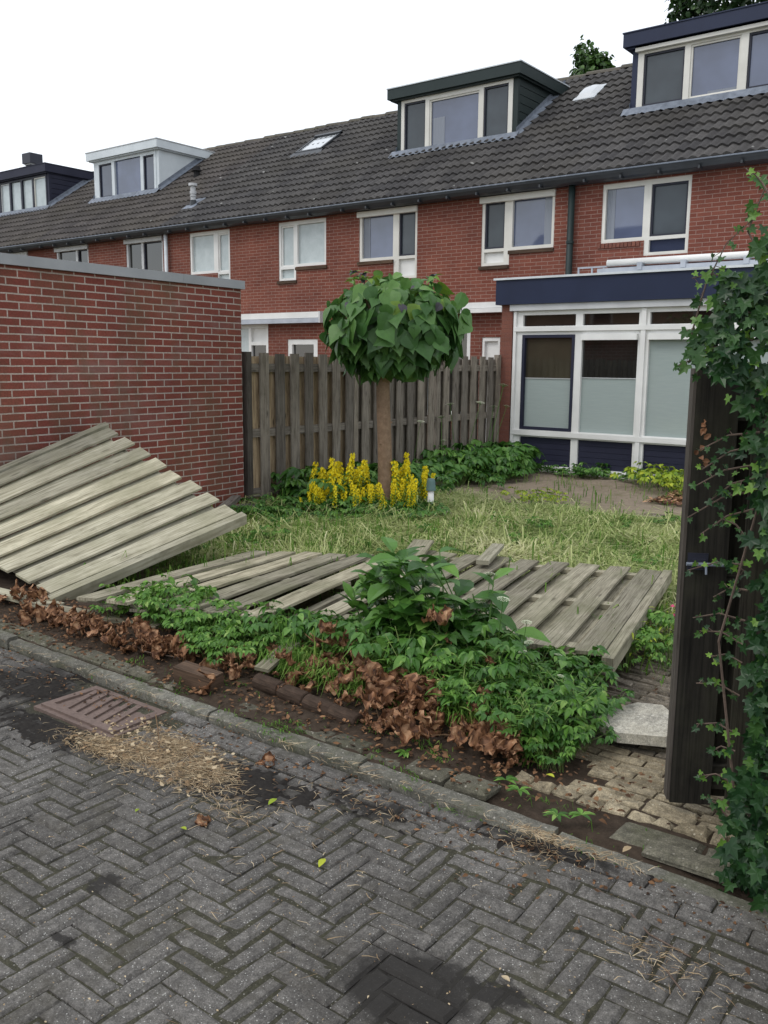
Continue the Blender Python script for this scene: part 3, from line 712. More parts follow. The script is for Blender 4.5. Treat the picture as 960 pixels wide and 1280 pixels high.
tag(dormer(h1, (-22.62, -19.80), 16.10, (5.98, 7.05), (-22.76, -19.68, 7.08, 7.28), 'dormer_white', 'dormer_white',
    [(-22.38, -21.80, 6.08, 6.96, 'glass', 'frame_dark'), (-21.68, -20.55, 6.05, 6.98, 'glass_sky_reflection', None), (-20.43, -19.99, 6.08, 6.96, 'glass', 'frame_dark')], 'dormer_white', 'pale_grey'))
tag(dormer(h0, (-27.82, -25.0), 16.20, (6.02, 7.05), (-27.98, -24.92, 7.09, 7.31), 'navy_dark', 'frame_dark',
    [(-27.66, -27.14, 6.08, 7.0, 'curtain', 'pale_grey'), (-27.06, -26.50, 6.08, 7.0, 'curtain', None), (-26.42, -25.88, 6.08, 7.0, 'curtain', None), (-25.80, -25.16, 6.08, 7.0, 'curtain', 'cream_paint')], 'frame_dark', 'navy_dark'))
tag(dormer(h4, (-6.84, -3.0), 16.10, (6.02, 7.02), (-6.97, -2.9, 7.08, 7.30), 'navy', 'cream_paint',
    [(-6.63, -5.91, 6.09, 6.95, 'glass_screen', 'frame_dark'), (-5.81, -4.98, 6.09, 6.95, 'glass_sky_reflection', 'cream_paint'), (-4.86, -3.9, 6.09, 6.95, 'glass_sky_reflection', 'frame_dark')], 'cream_paint', 'navy', roller=True))

def inner(parent, x0, x1, y, z0, z1, folds=5):
    b = MB(); n = folds*4
    for i in range(n):
        a, c = x0+(x1-x0)*i/n, x0+(x1-x0)*(i+1)/n; f = lambda i: y-.002-.004*(i % 2)
        b.poly([(a, f(i), z0), (c, f(i+1), z0), (c, f(i+1), z1), (a, f(i), z1)])
    b.build('curtain', M['curtain_dim'], parent)
for hs in (h3, h4):
    for ch in list(hs.children):
        wx = [ch.location.x]
w3 = [c for c in h3.children if c.name.startswith('window')]
inner(w3[1], -11.58, -11.42, WY+.07, 3.63, 4.42, 3); inner(w3[0], -7.60, -7.44, WY+.07, 3.63, 4.42, 3)
w4 = [c for c in h4.children if c.name.startswith('window')]
inner(w4[0], -6.46, -6.32, WY+.07, 3.63, 4.42, 3)
d3 = [c for c in h3.children if c.name.startswith('dormer')][0]
inner(d3.children[0], -10.98, -10.70, 15.956, 5.96, 6.50, 2)
d4 = [c for c in h4.children if c.name.startswith('dormer')][0]
inner(d4.children[0], -5.50, -4.99, 16.136, 6.10, 6.17, 6)
def skylight(root, x0, x1, s0, s1, dome=False):
    b = MB()
    def q(x, s, h): y, z = roofp(s, h); return (x, y, z)
    if not dome:
        e = .055; h = .095
        for (a, c, sa, sb, hh_) in ((x0, x1, s0, s0+e*1.3, h), (x0, x1, s1-e*1.8, s1, h+.03), (x0, x0+e, s0, s1, h+.004), (x1-e, x1, s0, s1, h+.004)):
            b.hexa([q(a, sa, 0), q(c, sa, 0), q(c, sb, 0), q(a, sb, 0), q(a, sa, hh_), q(c, sa, hh_), q(c, sb, hh_), q(a, sb, hh_)])
        f = b.build('skylight', M['dark_metal'], root)
        g_ = MB(); g_.poly([q(x0+e, s0+e, h-.02), q(x1-e, s0+e, h-.02), q(x1-e, s1-e, h-.02), q(x0+e, s1-e, h-.02)]); g_.build('pane', M['sky_glass'], f)
        l_ = MB(); l_.poly([q(x0-.15, s0-.22, .06), q(x1+.12, s0-.22, .06), q(x1+.05, s0, .085), q(x0-.05, s0, .085)]); l_.build('flashing', M['dark_metal'], f)
    else:
        n = 6; 
        for i in range(n):
            for j in range(n):
                def P(i, j):
                    u, v = i/n, j/n; hh_ = .07+.07*(sin(pi*u)*sin(pi*v))**.5 if 0 < u < 1 and 0 < v < 1 else .06
                    return q(x0+(x1-x0)*u, s0+(s1-s0)*v, hh_)
                b.poly([P(i, j), P(i+1, j), P(i+1, j+1), P(i, j+1)])
        f = b.build('skylight', M['sky_glass'], root, smooth=True)
        r_ = MB(); r_.hexa([q(x0-.03, s0-.03, 0), q(x1+.03, s0-.03, 0), q(x1+.03, s1+.03, 0), q(x0-.03, s1+.03, 0), q(x0-.03, s0-.03, .058), q(x1+.03, s0-.03, .058), q(x1+.03, s1+.03, .058), q(x0-.03, s1+.03, .058)])
        r_.build('skylight_frame', M['zinc'], f)
skylight(h2, -15.62, -14.78, (16.87-EY)/cos(RTH), (17.66-EY)/cos(RTH))
skylight(h4, -8.42, -8.02, (17.10-EY)/cos(RTH), (17.60-EY)/cos(RTH), True)
# the dome sits on the green-dormer house's side of the party line
for ch in list(h4.children):
    if ch.name.startswith('skylight'):
        ch.parent = h3; d_ = h4.location-h3.location; ch.location = d_

# flue pipes, chimney, downpipes
def pipe_thing(name, label, cat, parts, loc):
    t = thing(name, loc, label, cat)
    for nm, segs, mt in parts:
        b = MB()
        for s in segs: b.tube(*s[0], **s[1]) if isinstance(s, tuple) and isinstance(s[1], dict) else None
        b.build(nm, M[mt], t, smooth=False)
    return t
fx, fy = -17.17, 14.95
t = thing('flue_pipe', (fx, fy, 5.1), 'white and grey gas flue standing on the lower roof below the black vent', 'flue')
b = MB(); y0, z0 = roofp((14.78-EY)/cos(RTH), .065); y1, z1 = roofp((15.22-EY)/cos(RTH), .065)
b.poly([(fx-.2, y0, z0), (fx+.2, y0, z0), (fx+.2, y1, z1), (fx-.2, y1, z1)]); b.build('flashing', M['lead'], t)
b = MB(); b.tube([(fx, fy, 5.1), (fx, fy, 5.36)], .085, .07, 12); b.build('base', M['dark_metal'], t)
b = MB(); b.tube([(fx, fy, 5.36), (fx, fy, 5.66)], .062, n=12); b.tube([(fx, fy, 5.50), (fx, fy, 5.56)], .078, n=12); b.tube([(fx, fy, 5.44), (fx, fy, 5.46)], .078, n=12); b.build('pipe', M['pale_grey'], t)
b = MB(); b.tube([(fx, fy, 5.68), (fx, fy, 5.74)], .105, n=12); b.tube([(fx, fy, 5.64), (fx, fy, 5.69)], .05, n=12); b.build('cap', M['pale_grey'], t)
fx, fy = -18.9, 16.6
t = thing('roof_vent', (fx, fy, 6.3), 'small black roof vent beside the white dormer cheek', 'vent')
b = MB(); b.tube([(fx, fy, 6.22), (fx, fy, 6.50)], .11, .07, 12); b.build('base', M['black'], t)
b = MB(); b.tube([(fx, fy, 6.49), (fx, fy, 6.53), (fx, fy, 6.60)], .13, .08, 12); b.build('cap', M['black'], t)
t = thing('chimney_cowl', (-28.05, 17.6, 7.3), 'dark square chimney cowl sticking up behind the dark blue dormer', 'chimney')
b = MB(); b.box(-28.19, -27.89, 17.45, 17.75, 7.2, 7.86); b.build('stack', M['black'], t)
b = MB(); b.box(-28.27, -27.81, 17.37, 17.83, 7.90, 8.22); b.build('cowl', M['frame_dark'], t, bevel=.02)
b = MB(); b.box(-28.22, -27.86, 17.42, 17.78, 7.862, 7.898); b.build('collar', M['pale_grey'], t)
def downpipe(x, r, mt, label, z0=0.):
    t = thing('downpipe', (x, 14.3, z0), label, 'downpipe')
    b = MB(); b.tube([(x, 14.31, z0), (x, 14.31, 4.54)], r, n=12); b.build('pipe', M[mt], t, smooth=True)
    for z in (1.0, 2.4, 3.6):
        b = MB(); b.tube([(x, 14.31, z), (x, 14.31, z+.04)], r+.01, n=12); b.box(x-.012, x+.012, 14.33, 14.405, z+.005, z+.035); b.build('bracket', M[mt], t)
downpipe(-7.03, .055, 'green_dark', 'dark green downpipe on the wall between the two nearest houses')
downpipe(-17.44, .045, 'zinc', 'pale grey downpipe on the house wall below the white flue')

# neighbours' awnings on the house walls
def awning(x0, x1, z0, z1, label, mt, y=14.4, d=.2, fm='white_paint'):
    t = thing('awning', ((x0+x1)/2, y, z0), label, 'awning')
    b = MB(); b.box(x0, x1, y-d, y-.003, z0+(z1-z0)*.45, z1); b.build('cassette', M[fm], t, bevel=.02)
    b = MB(); b.box(x0+.03, x1-.03, y-d-.02, y-.05, z0, z0+(z1-z0)*.42); b.build('front_bar', M[mt], t, bevel=.015)
    for x in (x0, x1-.03):
        b = MB(); b.box(x-.004, x+.034, y-d-.024, y-.001, z0-.004, z1+.004); b.build('end_cap', M['pale_grey'], t)
awning(-16.6, -12.5, 2.40, 2.62, 'closed silver awning cassette on the wall over the left neighbour door', 'silver')
awning(-11.0, -8.2, 2.50, 2.68, 'closed white awning cassette on the wall behind the round tree', 'white_paint')

# ------------------------------------------------------------------ extension
t = thing('house_extension', (-4.5, 12.3, 0), 'flat roofed glazed extension with navy fascia and mint blinds', 'extension')
XE0, XE1, EYF = -7.12, -1.9, 12.28
b = MB(); b.box(-7.19, XE1+.1, 12.20, 14.38, 2.48, 2.84); b.build('fascia', M['navy'], t)
b = MB(); b.box(-7.22, XE1+.12, 12.17, 14.385, 2.842, 2.872); b.build('roof_edge', M['zinc'], t)
b = MB(); b.mask([XE0, -6.93], [-.1, 2.479], lambda x, z: True, EYF, EYF+.14); 
b.poly([(XE0, 14.4, -.1), (XE0, EYF, -.1), (XE0, EYF, 2.479), (XE0, 14.4, 2.479)], [(14.4, -.1), (EYF, -.1), (EYF, 2.479), (14.4, 2.479)])
b.build('brick_pier', M['brick_pier'], t)
b = MB(); b.box(-6.96, XE1, 12.235, 12.40, 2.385, 2.478); b.build('head_trim', M['pale_grey'], t, bevel=.006)
xs = [-6.91, -6.76, -5.90, -5.80, -4.95, -4.81, -3.90, -3.80, -2.95, -2.82, -2.02, -1.92]
bays = [(-6.76, -5.895), (-5.785, -4.94), (-4.785, -3.885), (-3.79, -2.94)]
ptop, p2t, p2b, p3t, p3b = 2.32, 2.03, .61, .50, .075
rows_ = [(2.155, ptop), (p2b, p2t), (p3b, p3t)]
ins = lambda x, z: not any(a < x < c and z0 < z < z1 for a, c in bays for z0, z1 in rows_)
b = MB(); b.mask([-6.91, -1.92]+[v for p in bays for v in p], [-.02, 2.384]+[v for p in rows_ for v in p], ins, EYF+.02, EYF+.10); fr = b.build('window_frame', M['white_paint'], t, bevel=.006)
b = MB()   # proud transom and mullion mouldings
for (z0, z1) in ((2.08, 2.145), (.525, .595), (-.015, .05)):
    b.box(-6.90, -1.93, EYF-.018, EYF+.019, z0, z1)
b.box(-4.895, -4.83, EYF-.012, EYF+.0185, -.01, 2.38); b.box(-6.905, -6.86, EYF-.012, EYF+.0185, -.01, 2.38)
b.build('moulding', M['white_paint'], fr, bevel=.008)
yg = EYF+.07
for i, (a, c) in enumerate(bays):
    q = MB(); q.poly([(a, yg, 2.155), (c, yg, 2.155), (c, yg, ptop), (a, yg, ptop)]); q.build('pane', M['glass_brown_reflection'], fr)
    z1 = p2t
    if i == 0:
        e = .045; q = MB(); q.mask([a, a+e, c-e, c], [p2b, p2b+e, p2t-e, p2t], lambda x, z: not (a+e < x < c-e and p2b+e < z < p2t-e), EYF+.012, EYF+.075); q.build('sash', M['navy_dark'], fr)
        A, C_ = a+e, c-e; B0, B1 = p2b+e, p2t-e
    else:
        q = MB(); q.box(a+.002, c-.002, EYF-.035, yg-.004, p2t-.085, p2t-.001); q.build('shutter_box', M['white_paint'], fr, bevel=.01)
        A, C_, B0, B1 = a, c, p2b, p2t-.086
    bt = 1.38 if i == 0 else 1.40 if i == 1 else B1
    q = MB(); q.poly([(A, yg, B0), (C_, yg, B0), (C_, yg, bt), (A, yg, bt)]); q.build('blind', M['blind'], fr)
    if bt < B1:
        q = MB(); q.poly([(A, yg, bt+.012), (C_, yg, bt+.012), (C_, yg, B1), (A, yg, B1)]); q.build('pane', M['glass_tan_reflection' if i == 0 else 'glass_dark'], fr)
        q = MB(); q.box(A, C_, yg-.012, yg+.004, bt, bt+.012); q.build('blind_rail', M['pale_grey'], fr)
    q = MB()
    for k in range(5):
        z0 = p3b+(p3t-p3b)*k/5; q.box(a, c, yg-.012, yg+.02, z0, z0+(p3t-p3b)/5-.005)
    q.poly([(a, yg, p3b), (c, yg, p3b), (c, yg, p3t), (a, yg, p3t)]); q.build('lower_panel', M['navy_dark'], fr)
b = MB(); b.box(-6.95, XE1, EYF+.03, EYF+.12, -.12, -.021); b.build('plinth', M['navy_dark'], t)
b = MB(); b.box(XE0+.14, XE1, 13.2, 13.25, 0, 2.45); b.build('inner_wall', M['black'], t)
# sun awning lying on the extension roof
t = thing('roof_awning', (-4.5, 12.6, 2.88), 'white awning tube and grey rail mounted on top of the navy extension roof', 'awning')
b = MB(); b.tube([(-5.50, 12.42, 3.02), (-2.3, 12.42, 3.02)], .048, n=14); b.build('roller_tube', M['white_paint'], t, smooth=True)
b = MB(); b.box(-5.62, -2.3, 12.34, 12.42, 2.874, 2.945); b.build('rail', M['silver'], t, bevel=.008)
b = MB(); b.box(-5.50, -2.3, 12.44, 12.52, 2.93, 2.968); b.build('bar', M['frame_dark'], t)
for x in (-5.03, -4.42, -3.6):
    b = MB(); b.box(x, x+.07, 12.325, 12.46, 2.90, 3.0); b.build('bracket', M['silver'], t, bevel=.01)
b = MB()
for x in (-5.95, -5.74, -5.56): b.box(x, x+.022, 12.40, 12.42, 2.874, 2.965)
b.box(-5.95, -5.50, 12.395, 12.425, 2.966, 2.985); b.build('end_frame', M['silver'], t)

# ------------------------------------------------------------------ brick shed
sa = radians(-3.54); sdir = Vector((sin(sa), cos(sa), 0)); snrm = Vector((cos(sa), -sin(sa), 0)); sc0 = Vector((-7.10, 6.80, 0))
t = thing('brick_shed', tuple(sc0-snrm*1.4-sdir*1.8), 'red brick flat roofed shed with grey metal roof edge, left of the garden', 'shed')
b = MB(); Ls, Hs, Dp = 3.55, 2.345, 2.8
P = lambda u, v, z: tuple(sc0-sdir*u-snrm*v+Vector((0, 0, z)))
n_ = 1
b.poly([P(Ls, 0, -.1), P(0, 0, -.1), P(0, 0, Hs), P(Ls, 0, Hs)], [(-Ls, -.1), (0, -.1), (0, Hs), (-Ls, Hs)])
b.poly([P(0, 0, -.1), P(0, Dp, -.1), P(0, Dp, Hs), P(0, 0, Hs)], [(0, -.1), (Dp, -.1), (Dp, Hs), (0, Hs)])
b.poly([P(Ls, Dp, -.1), P(Ls, 0, -.1), P(Ls, 0, Hs), P(Ls, Dp, Hs)], [(-Dp, -.1), (0, -.1), (0, Hs), (-Dp, Hs)])
b.poly([P(0, Dp, -.1), P(Ls, Dp, -.1), P(Ls, Dp, Hs), P(0, Dp, Hs)], [(0, -.1), (Ls, -.1), (Ls, Hs), (0, Hs)])
b.build('wall', M['brick_shed'], t)
b = MB()
for (u0, u1) in ((-.03, .84), (.842, Ls+.03)):
    b.hexa([P(u0, -.035, Hs), P(u1, -.035, Hs), P(u1, Dp+.03, Hs), P(u0, Dp+.03, Hs), P(u0, -.035, Hs+.085), P(u1, -.035, Hs+.085), P(u1, Dp+.03, Hs+.085), P(u0, Dp+.03, Hs+.085)])
b.build('roof_edge', M['coping'], t, bevel=.004)
b = MB(); b.hexa([P(0, .06, Hs+.086), P(Ls, .06, Hs+.086), P(Ls, Dp-.05, Hs+.086), P(0, Dp-.05, Hs+.086), P(0, .06, Hs+.09), P(Ls, .06, Hs+.09), P(Ls, Dp-.05, Hs+.09), P(0, Dp-.05, Hs+.09)])
b.build('roof', M['dark_metal'], t)

# ------------------------------------------------------------------ standing fence, in panels between posts
FX = -7.14
posts = [6.90, 8.73, 10.56, 12.22]
names = ['left, by the shed corner', 'middle, behind the round tree', 'right, by the extension']
for k in range(3):
    y0, y1 = posts[k]+.04, posts[k+1]-.04
    t = thing('garden_fence', (FX, (y0+y1)/2, 0), 'standing grey wooden fence length, the %s' % ['one beside the shed corner', 'middle one, behind the round tree', 'one beside the brick pier of the extension'][k], 'fence', 'standing fence lengths')
    fb = MB(); bb = MB(); yy = y0+(.05 if k == 0 else .0)
    i = 0
    while yy < y1-.05:
        w1 = .135+R.uniform(-.006, .006); top = 1.69+R.uniform(-.01, .012); lean = R.uniform(-.006, .006)
        ye = min(yy+.085+w1, y1+.03)
        fb.hexa([(FX+.022, yy+.085, .05), (FX+.042, yy+.085, .05), (FX+.042, ye, .05), (FX+.022, ye, .05),
                 (FX+.022, yy+.085+lean, top), (FX+.042, yy+.085+lean, top), (FX+.042, ye+lean, top), (FX+.022, ye+lean, top)])
        tb = 1.66+R.uniform(-.01, .01); l2 = R.uniform(-.012, .012)
        bb.hexa([(FX-.042, yy-.004, .05), (FX-.022, yy-.004, .05), (FX-.022, yy+.148, .05), (FX-.042, yy+.148, .05),
                 (FX-.042, yy-.004+l2, tb), (FX-.022, yy-.004+l2, tb), (FX-.022, yy+.148+l2, tb), (FX-.042, yy+.148+l2, tb)])
        yy += .244; i += 1
    fb.build('front_boards', M['wood_fence'], t); bb.build('rear_boards', M['wood_tan'] if k == 0 else M['wood_fence'], t)
    for z in (.16, .82, 1.53):
        r_ = MB(); r_.box(FX-.021, FX+.021, y0, y1, z-.045, z+.045); r_.build('rail', M['wood_fence'], t)
for k, y in enumerate(posts):
    b = MB(); b.box(FX-.035, FX+.045, y-.038, y+.038, -.1, 1.70+.01*k)
    o = b.build('fence_post', M['wood_post' if k == 0 else 'wood_fence'], None, bevel=.005)
    tag(o, 'dark wooden fence post ' + ['against the shed corner', 'between the shed-side panel and the tree panel', 'between the tree panel and the extension-side panel', 'against the extension brick pier'][k], 'post', 'fence posts')
# ------------------------------------------------------------------ fallen panels
def board_panel(name, label, A, B_, C_, D_, nf, frontmat, seed, edge0=True, edge1=True, wf=.78, sag=0., lap=False):
    """quad corners: A near/low start (u0,v0), B u1v0, C u1v1, D u0v1 ; boards run along u"""
    rr = random.Random(seed); A, B_, C_, D_ = map(Vector, (A, B_, C_, D_))
    nrm = (B_-A).cross(D_-A).normalized()
    if nrm.z < 0: nrm = -nrm
    def Q(u, v, w):
        return (A*(1-u)*(1-v)+B_*u*(1-v)+C_*u*v+D_*(1-u)*v)+nrm*w-Vector((0, 0, sag*4*v*(1-v)))
    t = thing(name, tuple((A+B_+C_+D_)/4), label, 'fence panel', 'blown down fence panels')
    def slab_(b, u0, u1, v0, v1, w0, w1, seg=3, du0=0., du1=0., tw=0., rnd=None):
        rn = rr.random() if rnd is None else rnd; ou, ov = rr.random()*20, rr.random()*20; n = len(b.v)
        Lu = (B_-A).length; Lv = (D_-A).length
        for s in range(seg+1):
            f = s/seg; u = u0+(u1-u0)*f; ww = tw*(f-.5)*2
            warp = .003*sin(f*7+seed)
            for (v, w_) in ((v0, w0), (v1, w0), (v1, w1), (v0, w1)):
                b.v.append(tuple(Q(u, v, w_+warp+(ww if v == v1 else -ww))))
        for s in range(seg):
            ua, ub = (u0+(u1-u0)*s/seg)*Lu+ou, (u0+(u1-u0)*(s+1)/seg)*Lu+ou
            for j in range(4):
                va = [v0*Lv, v1*Lv, v1*Lv+.02, v0*Lv-.02, v0*Lv][j]+ov; vb = [v0*Lv, v1*Lv, v1*Lv+.02, v0*Lv-.02, v0*Lv][j+1]+ov
                a0, a1 = n+s*4+j, n+s*4+(j+1) % 4
                b.face((a0, a1, a1+4, a0+4), 0, rn, [(ua, va), (ua, vb), (ub, vb), (ub, va)])
        b.face((n+3, n+2, n+1, n), 0, rn, [(0, 0), (0, .1), (.02, .1), (.02, 0)]); e = n+seg*4; b.face((e, e+1, e+2, e+3), 0, rn, [(0, 0), (0, .1), (.02, .1), (.02, 0)])
    fb, bb = MB(), MB(); p = 1./nf
    for i in range(nf):
        v0 = i*p+.01; v1 = v0+p*wf; j = rr.uniform(-.012, .012)
        slab_(fb, rr.uniform(0, .012), 1+rr.uniform(-.006, .018), v0, v1, .018, .036, tw=rr.uniform(-.004, .004))
        if i < nf-1: slab_(bb, rr.uniform(.03, .05), 1-.035+rr.uniform(-.02, .01), v1-.12*p, v0+p+.12*p, -.020 if lap else -.032, -.004 if lap else -.014)
    fb.build('front_boards', frontmat, t); bb.build('rear_boards', frontmat, t)
    for u in (.05, .5, .925):
        b = MB(); slab_(b, u, u+.045, .0, 1., -.045 if lap else -.013, -.008 if lap else .017, seg=1); b.build('rail', frontmat, t)
    if edge0: b = MB(); slab_(b, -.02, 1.03, -.025, .008, -.05, .03, seg=2, rnd=.35); b.build('edge_beam', frontmat, t)
    if edge1: b = MB(); slab_(b, -.02, 1.03, .992, 1.025, -.05, .03, seg=2, rnd=.2); b.build('edge_beam', frontmat, t)
    return t
board_panel('fallen_fence_panel', 'pale weathered fence panel leaning up against the brick shed wall',
    (-5.16, 3.21, .06), (-5.07, 4.79, .40), (-6.78, 4.81, 1.0), (-6.83, 3.05, .44), 8, M['wood_pale'], 3, wf=.66, lap=True)
board_panel('fallen_fence_panel', 'narrow boarded fence panel lying flat between the leaning panel and the shrub',
    (-3.30, 3.30, .22), (-3.88, 5.32, .14), (-5.05, 4.86, .10), (-4.70, 3.02, .16), 6, M['wood_grey'], 5, edge0=False, edge1=False, wf=.66)
board_panel('fallen_fence_panel', 'wide boarded fence panel lying flat beside the brick path',
    (-1.71, 4.07, .15), (-2.15, 6.06, .15), (-3.85, 5.68, .12), (-3.41, 3.69, .13), 8, M['wood_grey'], 9, wf=.66)
def plank(label, p0, p1, wd, th_, mt, name='loose_plank', cat='plank', roll=0):
    p0, p1 = Vector(p0), Vector(p1); d = (p1-p0); s = d.cross(Vector((0, 0, 1))).normalized(); n = s.cross(d).normalized()
    s = (s*cos(roll)+n*sin(roll)); n = s.cross(d).normalized()
    b = MB(); b.obox(p0-s*wd/2, d, s*wd, n*th_); return tag(b.build(name, M[mt], None, bevel=.003), label, cat)
plank('short grey board end lying at the head of the flat panels', (-3.60, 4.95, .17), (-3.98, 5.75, .20), .16, .02, 'wood_grey')
plank('pale blue grey batten end poking above the flat panels', (-3.2, 5.35, .2), (-3.42, 5.95, .2), .09, .03, 'wood_pale')
plank('small grey green board lying on the dead leaves beside the kerb', (-3.06, 3.03, .085), (-3.10, 3.30, .15), .085, .018, 'wood_grey')
plank('grey timber lying in the grass behind the leaning panel', (-5.9, 5.0, .1), (-6.9, 6.5, .16), .09, .05, 'wood_fence')
plank('flat weathered board under the foot of the leaning panel', (-5.75, 2.98, .09), (-5.02, 3.16, .035), .13, .02, 'wood_pale')
plank('grey timber laid along the low end of the flat panel', (-5.14, 3.08, .03), (-4.1, 3.25, .05), .10, .03, 'wood_grey')
# concrete stub at the shed corner
b = MB(); b.obox((-6.75, 6.35, -.03), (.22, .05, 0), (-.05, .2, 0), (0, 0, .16)); tag(b.build('concrete_stub', M['kerb'], None, bevel=.03), 'grey concrete post stub in the grass at the shed corner', 'stub')

# ------------------------------------------------------------------ gate
g0 = Vector((-1.025, 3.09, 0)); gd = Vector((.866, .5, 0)).normalized(); gn = Vector((.5, -.866, 0)).normalized()
t = thing('garden_gate', tuple(g0), 'dark wooden garden gate standing open under the ivy', 'gate')
def gbox(b, u0, u1, w0, w1, z0, z1, rnd=None):
    P = lambda u, w_, z: g0+gd*u-gn*w_+Vector((0, 0, z))
    b.hexa([P(u0, w0, z0), P(u1, w0, z0), P(u1, w1, z0), P(u0, w1, z0), P(u0, w0, z1), P(u1, w0, z1), P(u1, w1, z1), P(u0, w1, z1)], rnd=rnd)
u = 0.; k = 0
fb = MB(); bb = MB()
while u < .95:
    gbox(fb, u, u+.142, 0, .018, .02, 1.60+R.uniform(-.006, .006)); gbox(bb, u+.12, u+.225, .055, .072, .03, 1.58)
    u += .195; k += 1
fb.build('front_boards', M['wood_black'], t); bb.build('rear_boards', M['wood_black'], t)
for z in (.12, .86, 1.46):
    b = MB(); gbox(b, .0, .98, .0185, .054, z-.045, z+.045); b.build('rail', M['wood_black'], t)
b = MB(); P = lambda u, w_, z: g0+gd*u-gn*w_+Vector((0, 0, z))
b.hexa([P(.02, .02, .76), P(.12, .02, .76), P(.95, .02, .16), P(.85, .02, .16), P(.02, .052, .76), P(.12, .052, .76), P(.95, .052, .16), P(.85, .052, .16)]); b.build('brace', M['wood_black'], t)
b = MB(); gbox(b, -.012, -.001, .0, .06, .03, 1.59); b.build('edge_strip', M['wood_post'], t)
b = MB(); gbox(b, .006, .075, -.006, -.001, .895, .955); gbox(b, .02, .065, -.014, -.006, .905, .935); b.build('bolt_plate', M['frame_dark'], t)
b = MB(); b.tube([P(.0, -.018, .918), P(.152, -.018, .918)], .0065, n=8); b.tube([P(.066, -.018, .918), P(.066, -.03, .885)], .004, n=6); b.build('bolt', M['lip'], t)
# fence under the ivy, right of the gate
t = thing('ivy_fence', (.2, 3.02, 0), 'dark fence buried under the ivy at the right edge', 'fence')
b = MB(); x = -.70
while x < 1.6: b.box(x, x+.14, 3.06, 3.08, .0, 1.75); x += .15
b.build('boards', M['wood_black'], t)
b = MB(); b.box(-.73, -.65, 3.0, 3.08, -.1, 1.82); b.build('post', M['wood_black'], t)
for z in (.3, 1.4): b = MB(); b.box(-.65, 1.6, 3.03, 3.058, z, z+.08); b.build('rail', M['wood_black'], t)

# ------------------------------------------------------------------ leaf builders
def leaf(b, o, f, n, L, W, prof=(0, .7, 1, .75, 0), fold=.25, droop=.25, mi=0, rnd=0., curl=0.):
    """leaf of two halves folded on the midrib; f = direction, n = upward normal"""
    f = f.normalized(); s = f.cross(n).normalized(); n = s.cross(f).normalized(); k = len(prof)-1; base = len(b.v)
    for i, wv in enumerate(prof):
        tt = i/k; c = o+f*L*(tt*(1-.12*droop*tt))-n*L*droop*tt*tt
        hw = W*.5*wv
        b.v.append(tuple(c)); b.v.append(tuple(c+s*hw+n*(fold*hw-curl*hw*tt))); b.v.append(tuple(c-s*hw+n*(fold*hw+curl*hw*tt)))
    for i in range(k):
        a = base+i*3; d = a+3
        b.face((a, a+1, d+1, d), mi, rnd); b.face((a+2, a, d, d+2), mi, rnd)
HEART = (.30, .92, 1., .82, .5, .2, 0); OVAL = (.08, .75, 1, .7, 0); OV3 = (.1, 1, .8, 0); LANCE = (.1, .6, .55, .3, 0)
IVY = [(0, -.02), (.28, -.22), (.55, -.05), (.34, .18), (.50, .55), (.22, .50), (0, 1.0), (-.22, .50), (-.50, .55), (-.34, .18), (-.55, -.05), (-.28, -.22)]
def ivy_leaf(b, o, f, n, S, rnd):
    f = f.normalized(); s = f.cross(n).normalized(); n = s.cross(f).normalized(); base = len(b.v)
    b.v.append(tuple(o+f*S*.22-n*S*.06))
    for (x, y) in IVY: b.v.append(tuple(o+s*x*S+f*y*S+n*S*(.14*abs(x)-.1*max(0, y)**2)))
    m_ = len(IVY)
    for i in range(m_): b.face((base, base+1+i, base+1+(i+1) % m_), 0, rnd)
def rv(a=1., zz=1.): return Vector((R.uniform(-a, a), R.uniform(-a, a), R.uniform(-zz, zz)))

# ------------------------------------------------------------------ catalpa
tc0 = Vector((-5.84, 7.66, 0))
t = thing('catalpa_tree', tuple(tc0), 'small round headed tree with big heart shaped leaves, in the garden middle', 'tree')
b = MB(); pts = []
for i in range(14): z = -.05+1.62*i/13; pts.append(tc0+Vector((.012*sin(z*3)-.004*z, .012*cos(z*2.2), z)))
b.tube(pts, .080, .070, 14); b.tube([tc0+Vector((0, 0, 1.40)), tc0+Vector((.01, 0, 1.48)), tc0+Vector((0, .01, 1.62))], .074, .105, 12)
for q in range(5): b.tube([tc0+Vector((0, 0, .3+.22*q)), tc0+Vector((cos(q*2.4), sin(q*2.4), .1))*.085+Vector((0, 0, .3+.22*q))], .02, .012, 6)
for k in range(14):
    a = 2*pi*k/14; e = Vector((cos(a), sin(a), 0)); b.tube([tc0+Vector((0, 0, 1.55)), tc0+e*.25+Vector((0, 0, 1.78+.12*(k % 3))), tc0+e*.52+Vector((0, 0, 1.85+.2*(k % 3)))], .028, .008, 6)
b.build('trunk', M['bark'], t, smooth=True)
b = MB(); cc = tc0+Vector((.075, .058, 1.94))
n_l = 880
